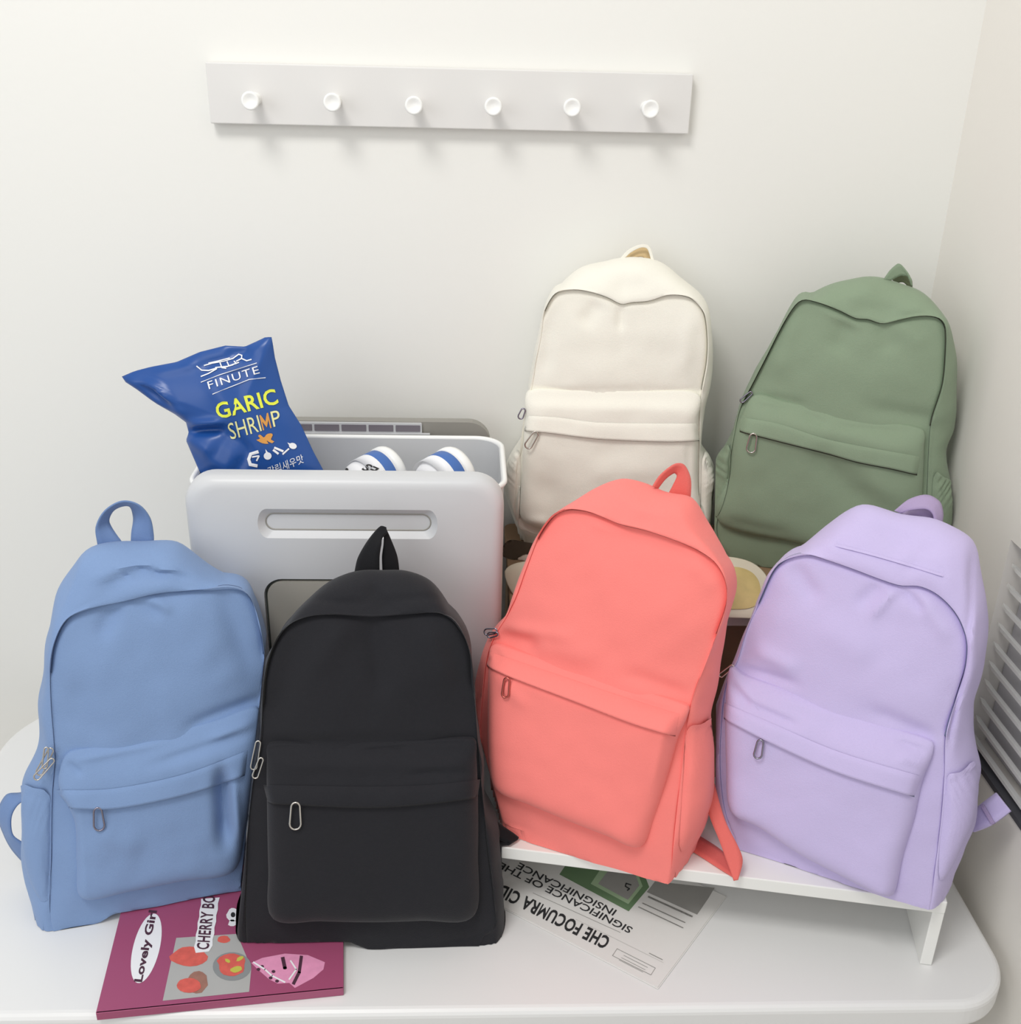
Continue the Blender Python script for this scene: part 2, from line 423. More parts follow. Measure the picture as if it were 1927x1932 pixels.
def carve(o, c):
    m = o.modifiers.new('b', 'BOOLEAN'); m.operation = 'DIFFERENCE'; m.object = c; m.solver = 'EXACT'
    dg = bpy.context.evaluated_depsgraph_get(); me = bpy.data.meshes.new_from_object(o.evaluated_get(dg))
    o.modifiers.clear(); o.data = me; bpy.data.objects.remove(c)
    me.polygons.foreach_set('use_smooth', [True]*len(me.polygons)); me.set_sharp_from_angle(angle=radians(28))
gl, gr = at_y(500, 983, PY0), at_y(812, 992, PY0)
gz = float((gl[2]+gr[2])/2)
carve(fp, cutter(float(gl[0]), float(gr[0]), gz-0.011, gz+0.009, 0.0099, 0.007, 0.0085))
tube('groove_rim', [(p[0], PY0+0.0065, p[1]) for p in rrect(float(gl[0])-0.0005, gz-0.0112, float(gr[0])+0.0005, gz+0.0092, 0.0101, 8)], 0.0009, M_lid, sb, closed=True, seg=6)
d0 = at_y(497, 1093, PY0); dx0, dz1 = float(d0[0]), float(d0[2]); dx1 = bx1-(dx0-bx0); dz0 = T+0.06
carve(fp, cutter(dx0, dx1, dz0, dz1, 0.022, 0.006, 0.0005))
def slab_xz(name, x0, z0, x1, z1, r, y0, y1, m, parent):
    o0 = rrect(x0, z0, x1, z1, r, 8); K = len(o0); v = [(p[0], y0, p[1]) for p in o0]+[(p[0], y1, p[1]) for p in o0]
    f = [tuple(reversed(q)) for q in rings_faces(2, K)]+[tuple(range(K)), tuple(range(2*K-1, K-1, -1))]
    return mesh_obj(name, v, f, m, parent, smooth=False)
slab_xz('door_gap_shade', dx0+0.0004, dz0+0.0004, dx1-0.0004, dz1-0.0004, 0.0216, PY0+0.0052, PY0+0.0062, M_gap, sb)  # added dark sheet behind the door; its colour gives the gap's shade
slab_xz('door', dx0+0.0032, dz0+0.0032, dx1-0.0032, dz1-0.0032, 0.019, PY0+0.001, PY0+0.0054, M_bind, sb)
# the lid leaning behind the rear rim
LY = 1.350
l0, l1 = at_y(470, 800, LY), at_y(926, 806, LY); lz = float(at_y(700, 795, LY)[2])
lid = slab_xz('lid', float(l0[0]), lz-0.10, float(l1[0]), lz, [0.01, 0.01, 0.03, 0.02], LY, LY+0.016, M_lid, sb)
s0, s1 = at_y(540, 800, LY), at_y(795, 800, LY)
slab_xz('slot_frame', float(s0[0]), lz-0.019, float(s1[0])+0.001, lz-0.001, 0.0015, LY-0.004, LY-0.0002, M_bin, sb)
n = 5; wz = (float(s1[0])-float(s0[0]))/n
for k in range(n):
    slab_xz('slot', float(s0[0])+k*wz+0.002, lz-0.0125, float(s0[0])+(k+1)*wz-0.0012, lz-0.0035, 0.0006, LY-0.0048, LY-0.0039, M_liddark, sb)
slab_xz('lid_latch', float(s0[0]), lz-0.0205, float(s1[0])+0.012, lz-0.014, [0.001, 0.006, 0.001, 0.001], LY-0.011, LY-0.0042, M_bin, sb)

# ------------------------------------------------------------------ two bottles lying in the bin
def bottle(name, label, cpx, cpy, cy, r, L, d):
    c = at_y(cpx, cpy, cy); d = np.array(d, float); d /= np.linalg.norm(d)
    t = thing(name, c, label, 'bottle')
    a = np.cross(d, [0, 1.0, 0]); a /= np.linalg.norm(a); b = np.cross(d, a)
    def lathe(nm, prof, m, capped=True):
        v, K = [], 40
        for rr, s in prof:
            for k in range(K): v.append(c+d*s+(a*cos(2*pi*k/K)+b*sin(2*pi*k/K))*rr)
        f = rings_faces(len(prof), K)
        if capped: f += [tuple(range(K-1, -1, -1)), tuple(range((len(prof)-1)*K, len(prof)*K))]
        return mesh_obj(nm, v, f, m, t)
    bd = lathe('body', [(r*.90, 0.012), (r*.955, 0.014), (r*.955, 0.03), (r*.94, 0.05), (r*.90, L*.7), (r*.84, L-.01), (r*.7, L)], M_white)
    lathe('cap', [(r*.3, 0.002), (r*.8, 0.0), (r*.96, 0.002), (r, 0.006), (r, 0.0125), (r*.95, 0.0135)], M_rim)
    lathe('blue_band', [(r*.957, 0.0165), (r*.966, 0.017), (r*.964, 0.0305), (r*.955, 0.031)], mat('label_blue', (66, 108, 178), 0.4), False)
    return t, bd
bt1, bb1 = bottle('drink_bottle', 'white bottle with blue band and dark lettering lying in the bin beside the snack bag', 740, 886, 1.262, 0.034, 0.065, (-.70, -.70, -.12))
bt2, bb2 = bottle('drink_bottle', 'white bottle with blue band at the right end inside the grey bin', 866, 888, 1.222, 0.034, 0.055, (-.70, -.70, -.12))
bv = bvh_of(bb1)
def surf_b(px, py, e=0.0007):
    p, n_ = hit(px, py, bv, (700, 905)); return p+n_*e
text_mesh('2OUTU', quad_fn((722, 912), (-74, -32), (-18, 15), surf_b), 'lettering', M_ink, bt1, bold=0.02)
text_mesh('PES', quad_fn((728, 889), (-34, -14), (-13, 11), surf_b), 'lettering', M_ink, bt1, bold=0.02)

# ------------------------------------------------------------------ crisp bag
CB = [(224, 713), (254, 700), (285, 692), (333, 683), (377, 664), (425, 652), (462, 654), (482, 645), (501, 636), (513, 636), (519, 675), (530, 718), (545, 765), (569, 803), (591, 851), (619, 903), (622, 925), (560, 950), (480, 955), (420, 945), (388, 914), (373, 882), (351, 831), (356, 816), (351, 797), (329, 781), (292, 760), (253, 731)]
cbf = Frame(at_y(500, 960, 1.180), -4, 9)
cbt = thing('snack_bag', cbf.P, 'blue foil snack bag with yellow and white lettering sticking out of the grey bin', 'snack bag')
def pillow(name, fr, outline, hb, m, parent, K=180, R=26, folds=(), wr=0.0, seed=1.0, back=True, sharp=True, p=2.2, center=None):
    poly = [fr.on(x, y, 0.0) for x, y in outline]
    poly = catmull(poly, True, 3) if not sharp else np.array(poly)
    c = np.array(center if center is not None else poly.mean(axis=0)); A = polar(poly, c, K)
    V = []; ks = [1-(1-i/(R-1))**1.3 for i in range(R)]
    for k in ks:
        P2 = c+(A-c)*max(k, 0.004); V.append(np.c_[P2, np.full(K, hb*(1-k**p)**0.8)])
    V = np.concatenate(V); Wd = fr.w(V[:, 0], V[:, 1], V[:, 2]); px, py = projv(Wd)
    edge = np.repeat([1-k**8 for k in ks], K)
    disp = fold_sum(px, py, folds)*edge + nz(Wd, 28, seed)*wr*edge
    Wd = Wd+np.multiply.outer(disp, fr.n)
    f = rings_faces(R, K); n0 = len(Wd)
    if back:
        B = []
        for k in ks[:-1][::3]:
            P2 = c+(A-c)*max(k, 0.004); B.append(np.c_[P2, np.full(K, -hb*0.9*(1-k**p)**0.8-0.001)])
        nb = len(B); B = np.concatenate(B); BW = fr.w(B[:, 0], B[:, 1], B[:, 2])
        fb = [tuple(i+n0 for i in reversed(q)) for q in rings_faces(nb, K)]
        l = n0+(nb-1)*K; o_ = (R-1)*K
        fb += [(l+(k+1) % K, l+k, o_+k, o_+(k+1) % K) for k in range(K)]
        Wd = np.concatenate([Wd, BW]); f += fb
    return mesh_obj(name, Wd, f, m, parent)
cf = [(232, 713, 292, 728, 8, .006), (292, 728, 345, 790, 9, .007), (262, 722, 330, 772, 7, -.008), (300, 700, 372, 684, 10, .004), (378, 690, 470, 664, 10, -.004), (430, 665, 470, 660, 8, -.005), (470, 664, 508, 640, 9, .003),
      (360, 815, 415, 812, 9, -.010), (356, 800, 420, 796, 9, .006), (350, 832, 400, 850, 14, .006), (415, 815, 470, 850, 14, -.005), (380, 860, 470, 905, 16, .004), (470, 850, 440, 900, 12, -.004), (560, 790, 600, 870, 8, -.003), (400, 720, 440, 780, 20, .003)]
cbo = pillow('foil_pouch', cbf, CB, 0.017, M_blu, cbt, folds=cf, wr=.002, center=cbf.on(455, 790, 0))
bvc = bvh_of(cbo)
def surf_c(px, py, e=0.0011):
    p, n_ = hit(px, py, bvc, (455, 790)); return p+n_*e
def z8(*pts): return [(220+x*.218, 620+y*.218) for x, y in pts]
def v8(x, y): return (x*.218, y*.218)
def p8(x, y): return (220+x*.218, 620+y*.218)
M_yel = mat('yellow_print', (226, 232, 70), 0.45); M_cream = mat('cream_print', (228, 224, 160), 0.45); M_or = mat('orange_print', (214, 150, 70), 0.5)
text_mesh('FINUTE', quad_fn(p8(805, 525), v8(435, -140), v8(-18, -62), surf_c), 'lettering', M_white, cbt, bold=0.0, spacing=1.15)
text_mesh('GARIC', quad_fn(p8(885, 785), v8(520, -135), v8(-40, -135), surf_c), 'lettering', M_yel, cbt, bold=0.02, spacing=1.05)
text_mesh('SHRI', quad_fn(p8(995, 960), v8(265, -75), v8(-38, -140), surf_c), 'lettering', M_cream, cbt, bold=0.0)
text_mesh('M', quad_fn(p8(1268, 880), v8(75, -22), v8(-32, -130), surf_c), 'lettering', M_or, cbt, bold=0.01)
text_mesh('P', quad_fn(p8(1360, 850), v8(70, -18), v8(-30, -130), surf_c), 'lettering', M_cream, cbt)
try:
    text_mesh('갈릭새우맛', quad_fn(p8(1325, 1275), v8(300, -115), v8(-20, -75), surf_c), 'lettering', M_white, cbt)
except Exception as e: print('korean', e)
S = []
for pl in ([(735, 465), (900, 400), (1215, 298)], [(835, 566), (1000, 500), (1150, 440), (1288, 424)]): S += stroke(z8(*pl), 1.5)
for pl in ([(695, 325), (740, 362), (800, 365), (870, 345)], [(760, 320), (830, 300), (930, 285), (1010, 262), (1060, 225), (1088, 235), (1085, 262), (1040, 285)], [(800, 300), (880, 282), (980, 258)], [(735, 415), (800, 390), (870, 350)], [(1085, 262), (1130, 280), (1170, 268)],
           [(900, 300), (915, 340), (950, 345)], [(960, 290), (975, 325), (1010, 315)], [(1020, 285), (1040, 305)], [(860, 340), (960, 330), (1060, 295)]): S += stroke(z8(*pl), 2.2)
shape_mesh(S, surf_c, 'prawn_line_drawing', M_white, cbt)
shape_mesh([z8(*oval(1290, 955, 60, 18, -.15, 12, .3)), z8(*oval(1270, 975, 50, 16, .3, 12, .3)), z8(*oval(1310, 935, 45, 20, -.6, 12, .3)), z8(*oval(1255, 940, 30, 14, .8, 10, .3)), z8(*oval(1330, 970, 36, 14, .5, 10, .3))], surf_c, 'nut_drawing', M_or, cbt)
S = [z8(*oval(1310, 1100, 34, 32)), z8((1290, 1040), (1318, 1075), (1296, 1085)), z8(*oval(1525, 1015, 34, 26, .3)), z8((1478, 985), (1515, 1000), (1500, 1020))]
S += stroke(z8((1225, 1065), (1165, 1085), (1148, 1130), (1160, 1175), (1215, 1185)), 6) + stroke(z8((1180, 1110), (1235, 1100), (1215, 1140)), 3)
S += stroke(z8((1360, 1050), (1400, 1080)), 4)+stroke(z8((1370, 1030), (1440, 1060)), 4)+stroke(z8((1440, 1085), (1490, 1040)), 3)
shape_mesh(S, surf_c, 'garlic_drawing', M_white, cbt)

# ================================================================== backpacks
def scale_poly(P, c, k): return c+(P-c)*k
def side_plane(p0, p1, keep):
    """the contact plane of two leaning bags: through the sight line of an edge; keep = a px on the bag's own side"""
    n = np.cross(ray(*p0), ray(*p1)); n /= np.linalg.norm(n)
    if ray(*keep)@n > 0: n = -n
    return (CAM, n)
def press(Wd, planes, eps=0.0008):
    for pl in planes:
        p, n = pl[:2]; d = (Wd-p)@n+eps; k = sstep(pl[2]-0.006, pl[2], Wd[:, 1]) if len(pl) > 2 else 1.0
        Wd = Wd-np.outer(np.where(d > 0, d, 0)*k, n)
    return Wd
def floor_under(Wd, z):
    """height of what lies under each vertex: the table or riser, or the print lying on it"""
    zf = np.full(len(Wd), z+0.0008)
    if abs(z-T) < 1e-6:
        for o, eu_, ev_, a1, b1, hz in PADS:
            q = Wd-o; a = q@eu_; b = q@ev_; e = 0.03
            k = sstep(-e, -0.002, a)*sstep(a1+e, a1+0.002, a)*sstep(-e, -0.002, b)*sstep(b1+e, b1+0.002, b)
            zf = np.maximum(zf, z+0.0008+hz*k)
    return zf
def backpack(spec):
    S = spec; PL = S.get('planes', []); fr = Frame(at_z(*S['base'], S['z']), S['yaw'], S['lean'])
    M = S['mat']; MZ = S['zipmat']
    root = thing('backpack', fr.P, S['label'], 'backpack')
    K = 260; tb, tt = S.get('t', (0.115, 0.075)); VT = 0.42
    tv = lambda v: tb+(tt-tb)*np.clip(v/VT, 0, 1)
    dfrac = S.get('df', 0.55)
    A = np.array([fr.on(x, y, 0.0) for x, y in S['A']])
    Bl = []
    for x, y in S['B']:
        q = fr.on(x, y, 0.0)
        for _ in range(3): q = fr.on(x, y, -dfrac*float(tv(q[1])))
        Bl.append(q)
    B = np.array(Bl)
    A = catmull(A, True, 6); B = catmull(B, True, 6)
    c = (A.max(0)+A.min(0))/2
    RA, RB = polar(A, c, K), polar(B, c, K)
    # the silhouette ring never falls inside the front panel's own rim
    la, lb = np.linalg.norm(RA-c, axis=1), np.linalg.norm(RB-c, axis=1)
    gap = lb-la; fix = np.where(gap < 0.002, (la+0.002)/lb, 1.0); RB = c+(RB-c)*fix[:, None]
    pxa, pya = projv(fr.w(RA[:, 0], RA[:, 1], np.zeros(K)))
    zl, zr = S['zip']   # px height where the zip ends, left and right
    cxp = pxa.mean(); lim = np.where(pxa < cxp, zl, zr); wz = sstep(lim+14, lim-14, pya)   # 1 where zipped
    wz = 1-sstep(-14, 14, pya-lim)
    bl = S.get('bulge', 0.012); V = []; tags = []
    ks = [i/34 for i in range(35)]; ks = [1-(1-k)**1.25 for k in ks]
    for k in ks:
        k_ = max(k, 0.006); P2 = c+(RA-c)*k_; h = bl*(1-k**2.6)-0.0
        if k > 0.965: h = h-0.003*wz*(k-0.965)/0.035
        V.append(np.c_[P2, np.zeros(K)+h]); tags.append(0 if k < 0.999 else 1)
    lw = sstep(0.015, 0.045, RA[:, 1])          # no piping where the base folds under
    hl = (0.0055*wz+0.0018*(1-wz))*lw-0.0012*(1-lw)
    V.append(np.c_[c+(RA-c)*1.002, (-0.005*wz-0.0016)*lw-0.0004*(1-lw)]); tags.append(1)
    V.append(np.c_[c+(RA-c)*1.004, hl*0.9]); tags.append(1)
    V.append(np.c_[RA+(RB-RA)*0.03+(RA-c)*0.004, hl]); tags.append(1)
    dB = dfrac*tv(RB[:, 1])
    for i in range(1, 15):
        ph = i/14*pi/2; s = sin(ph); P2 = RA+(RB-RA)*s; h = hl*(1-s)-dB*(1-cos(ph)); V.append(np.c_[P2, h]); tags.append(2)
    tB = tv(RB[:, 1]); bs = S.get('backscale', 0.955)
    cb = c+np.array(S.get('backshift', (0.0, -0.004)))
    for i in range(1, 9):
        s = i/8; k = 1-(1-bs)*s**1.6; P2 = (c+(cb-c)*s)+(RB-c)*k; V.append(np.c_[P2, -dB-(tB-dB)*s]); tags.append(3)
    for k in (0.97, 0.9, 0.7, 0.4, 0.01):
        P2 = cb+(RB-c)*bs*k; V.append(np.c_[P2, -tB-0.006*(1-k)]); tags.append(4)
    nR = len(V); V = np.concatenate(V); tg = np.repeat(tags, K)
    Wd = fr.w(V[:, 0], V[:, 1], V[:, 2]); px, py = projv(Wd)
    amp = np.where(tg == 0, 1.0, np.where(tg == 2, 1.0, np.where(tg == 1, 0.35, 0.3)))
    disp = np.where(tg == 0, fold_sum(px, py, S.get('folds', [])), np.where(tg <= 2, fold_sum(px, py, S.get('hfolds', [])), 0.0))
    kk = np.repeat(np.array(ks+[1]*(nR-len(ks))), K)
    disp = disp*np.where(tg == 0, np.clip((1-kk)/0.05, 0, 1), 1.0)
    sd = S['seed']
    nn = nz(Wd, 15, sd)*0.0032+nz(Wd, 38, sd+7)*0.0011
    Wd = Wd+np.multiply.outer(disp+nn*amp, fr.n)
    side = (tg >= 2)
    out = (V[:, :2]-c); out /= np.linalg.norm(out, axis=1)[:, None]+1e-9
    od = nz(Wd, 22, sd+3)*0.004*side
    Wd = Wd+np.outer(od*out[:, 0], fr.u)+np.outer(od*out[:, 1], fr.v)
    Wd = press(Wd, PL); fz = floor_under(Wd, S['z'])
    low = ((tg >= 1) & (Wd[:, 2]-fz < 0.011) & (V[:, 1] < 0.05)) | (Wd[:, 2] < fz)   # the base sags onto what carries it
    Wd = Wd+np.outer(np.where(low, (fz-Wd[:, 2])/fr.v[2], 0), fr.v); Wd[:, 2] = np.maximum(Wd[:, 2], floor_under(Wd, S['z']))
    body = mesh_obj('body', Wd, rings_faces(nR, K)+[tuple(range(K-1, -1, -1)), tuple(range((nR-1)*K, nR*K))], M, root)
    sharpen(body, 55)
    # zip tape lying in the groove
    idx = [k for k in range(K) if wz[k] > 0.3]
    # order them contiguously
    st_ = next(k for k in range(K) if wz[k] > 0.3 and wz[k-1] <= 0.3); seq = []; k = st_
    while wz[k % K] > 0.3 and len(seq) < K: seq.append(k % K); k += 1
    zv = []; nr1 = len(ks)-1
    for k in seq:
        p = (Wd[(nr1)*K+k]+Wd[(nr1+1)*K+k])/2
        cc = fr.u*(c-RA[k])[0]+fr.v*(c-RA[k])[1]; cc /= np.linalg.norm(cc)
        w_ = S.get('zipw', 0.0013)
        zv += [p-cc*0.0006+fr.n*0.0026, p+cc*w_+fr.n*(0.0026)]
    zo = mesh_obj('zipper', zv, [(2*i, 2*i+1, 2*i+3, 2*i+2) for i in range(len(seq)-1)], MZ, root); solid(zo, 0.0012)
    # front pocket
    PO = catmull(np.array([fr.on(x, y, 0.02) for x, y in S['P']]), True, 6)
    pc = (PO.max(0)+PO.min(0))/2; RP = polar(PO, pc, K); hp = S.get('hp', 0.030); vtop = RP[:, 1].max()
    V = []; R = 34
    for i in range(R):
        k = 1-(1-i/(R-1))**1.7; P2 = pc+(RP-pc)*max(k, 0.006)
        base = bl*0.62
        f = (1-k**11)**0.7 if k < 1 else 0
        pxx, pyy = projv(fr.w(P2[:, 0], P2[:, 1], np.full(K, 0.02)))
        # distance below the slanting top edge
        (tx0, ty0), (tx1, ty1) = S['ptop']; yt = ty0+(ty1-ty0)*(pxx-tx0)/(tx1-tx0)
        ramp = 0.30+0.70*sstep(-5, S.get('rampw', 95), pyy-yt)
        V.append(np.c_[P2, base+(hp-base)*f*ramp-(0.014 if i == R-1 else 0)])
    V = np.concatenate(V); Wd = fr.w(V[:, 0], V[:, 1], V[:, 2]); px, py = projv(Wd)
    kk = np.repeat([1-(1-i/(R-1))**1.7 for i in range(R)], K)
    disp = (fold_sum(px, py, S.get('pfolds', []))+nz(Wd, 16, sd+11)*0.003+nz(Wd, 45, sd+5)*0.0008)*(1-kk**9)
    Wd = Wd+np.multiply.outer(disp, fr.n)
    fz = floor_under(Wd, S['z']); Wd = Wd+np.outer(np.maximum(fz-Wd[:, 2], 0)/fr.v[2], fr.v)
    Wd = press(Wd, PL)
    pocket = mesh_obj('front_pocket', Wd, rings_faces(R, K)+[tuple(range(K-1, -1, -1))], M, root)
    bv = bvh_of(body, pocket); cpx = (pxa.mean(), pya.mean())
    # flap strip across the pocket
    def band(name, topl, botl, m, h0=0.0006, h1=0.0055, curl=True, rows=9, parent=None):
        tl, bl_ = catmull(topl, False, 10), catmull(botl, False, 10); n = 70
        def samp(L, t):
            d = np.r_[0, np.cumsum(np.linalg.norm(np.diff(L, axis=0), axis=1))]; x = t*d[-1]
            return np.array([np.interp(x, d, L[:, 0]), np.interp(x, d, L[:, 1])])
        v = []
        prof = [(r/(rows-1), h0+(h1-h0)*(r/(rows-1))**0.55) for r in range(rows)]+[(1.02, h1*0.8), (1.01, h1*0.35), (0.97, 0.0004)]
        # follow the smoothed pocket surface so folds stay under the strip
        for i in range(n):
            t = i/(n-1); a, b = samp(tl, t), samp(bl_, t); e = min(1, t/0.03, (1-t)/0.03)**0.5
            for s, hh in prof:
                p, _ = hit(*(a+(b-a)*s), bv, cpx); v.append(p+fr.n*(hh*max(e, 0.12)+0.0002))
        m_ = len(prof); f = [(i*m_+j, i*m_+j+1, (i+1)*m_+j+1, (i+1)*m_+j) for i in range(n-1) for j in range(m_-1)]
        return mesh_obj(name, v, f, m, parent or root)
    band('pocket_flap', S['F'][0], S['F'][1], M, parent=pocket)
    if 'seam' in S:
        for sm in S['seam']:
            band('seam', [(x, y-5) for x, y in sm], sm, M, h0=0.0002, h1=0.0016)
    # zip slit under the flap
    zb = [(x, y+1) for x, y in S['F'][1]]
    band('pocket_zipper', [(x, y-3) for x, y in zb], [(x, y+S.get('slit', 3)) for x, y in zb], MZ, h0=0.0006, h1=0.0008, parent=pocket)
    # zip pulls: long wire rings
    def pull(T_, B_, wpx, m, off=0.005, name='zipper_pull', r=0.0011, base=None, parent=None):
        (p, _) = hit(*(base or T_), bv, cpx); q = p-fr.P; h = q@fr.n+off
        T_, B_ = np.array(T_, float), np.array(B_, float); d = (B_-T_)/np.linalg.norm(B_-T_); nrm = np.array([-d[1], d[0]]); w2 = wpx/2; pts = []
        for k in range(10): a = pi+pi*k/9; pts.append(T_+d*w2*0.9+d*sin(a)*w2*0.9+nrm*cos(a)*w2*0.8)
        for k in range(10): a = pi*k/9; pts.append(B_-d*w2+d*sin(a)*w2+nrm*cos(a)*w2)
        P3 = []
        for x, y in pts: u_, v_ = fr.on(x, y, h); P3.append(fr.P+fr.u*u_+fr.v*v_+fr.n*h)
        return tube(name, P3, r, m, parent or root, closed=True, seg=8)
    for i, pl in enumerate(S['pulls']): pull(*pl, **({'parent': pocket} if i == 0 else {}))
    # side pockets and other stitched patches
    def patch(name, outline, d, bul, m, gather=None, seed=1.0, thick0=0.001):
        """outline in px on the built body; gather: (x0,y0,x1,y1) the elastic edge"""
        po = catmull(outline, True, 5); pc_ = po.mean(0); rp = polar(po, pc_, 120); v = []; R2 = 16
        dd = fr.u*d[0]+fr.v*d[1]+fr.n*d[2]; dd /= np.linalg.norm(dd)
        for i in range(R2):
            k = max(i/(R2-1), 0.01)
            for x, y in pc_+(rp-pc_)*k:
                p, _ = hit(x, y, bv, cpx); h = thick0+bul*(1-k**5)
                if gather:
                    x0, y0, x1, y1, wv = gather; ds = float(seg_dist(np.array(x), np.array(y), x0, y0, x1, y1)); L = math.hypot(x1-x0, y1-y0)
                    s = ((x-x0)*(x1-x0)+(y-y0)*(y1-y0))/L/L
                    h += 0.0022*sin(s*2*pi*wv+1.3*sin(7*s))*math.exp(-ds/26)*(1-k**6)+0.003*math.exp(-(ds/7)**2)
                v.append(p+dd*(h+noise.noise(Vector(p)*30)*0.0016*(1-k**4)))
        v = press(np.array(v), PL)
        return mesh_obj(name, v, rings_faces(R2, 120)+[tuple(range(119, -1, -1))], m, root)
    for pt in S.get('patches', []): patch(*pt)
    # webbing: two edges in px, each with its own depth in the bag's frame
    def ribbon(name, e1, e2, h1, h2, m, thick=0.0018, rows=5, zmin=None):
        def edge(e, hh):
            e = list(e); hs = hh if isinstance(hh, (list, tuple)) else [hh]*len(e); P3 = []
            for (x, y), h in zip(e, hs): u_, v_ = fr.on(x, y, h); P3.append(fr.P+fr.u*u_+fr.v*v_+fr.n*h)
            return catmull(P3, False, 8)
        a, b = edge(e1, h1), edge(e2, h2); n = len(a); v = []
        zm = (zmin or S['z'])+0.001+thick/2; a[:, 2] = np.maximum(a[:, 2], zm); b[:, 2] = np.maximum(b[:, 2], zm)
        for i in range(n):
            for j in range(rows): v.append(a[i]+(b[i]-a[i])*j/(rows-1))
        v = np.array(v); v[:, 2] = np.maximum(v[:, 2], floor_under(v, S['z'])+thick/2)
        if zmin is None: v = press(np.array(v), PL, 0.001+thick/2)
        f = [(i*rows+j, i*rows+j+1, (i+1)*rows+j+1, (i+1)*rows+j) for i in range(n-1) for j in range(rows-1)]
        o = mesh_obj(name, v, f, m, root); solid(o, thick); return o
    for rb_ in S.get('ribbons', []): ribbon(*rb_)
    return root, fr, body, pocket

def fabric(name, rgb, **k):
    return mat(name, rgb, 0.78, bump=0.35, bscale=900, sheen=k.pop('sheen', 0.12), spec=0.25, **k)
F_black = fabric('black_nylon', (29, 29, 34)); F_blue = fabric('blue_nylon', (126, 152, 193)); F_coral = fabric('coral_nylon', (249, 134, 127))
F_lilac = fabric('lilac_nylon', (200, 188, 228)); F_cream = fabric('cream_nylon', (241, 238, 226)); F_green = fabric('green_nylon', (138, 155, 130))
Z_black = mat('black_zip', (16, 16, 18), 0.6); Z_blue = mat('blue_zip', (62, 84, 122), 0.6); Z_coral = mat('coral_zip', (150, 56, 52), 0.6)
Z_lilac = mat('lilac_zip', (104, 110, 138), 0.6); Z_cream = mat('cream_zip', (138, 138, 124), 0.6); Z_green = mat('green_zip', (56, 60, 44), 0.6)
W_coral = fabric('coral_webbing', (226, 112, 104)); W_lilac = fabric('lilac_webbing', (172, 154, 190)); W_cream = fabric('cream_webbing', (206, 180, 136)); W_green = fabric('green_webbing', (84, 92, 66)); W_blue = fabric('blue_webbing', (112, 138, 182)); W_black = fabric('black_webbing', (14, 14, 18))
M_coralpull = mat('coral_tinted_steel', (200, 110, 100), 0.3, metal=1.0); M_darkpull = mat('grey_steel', (150, 146, 160), 0.25, metal=1.0)

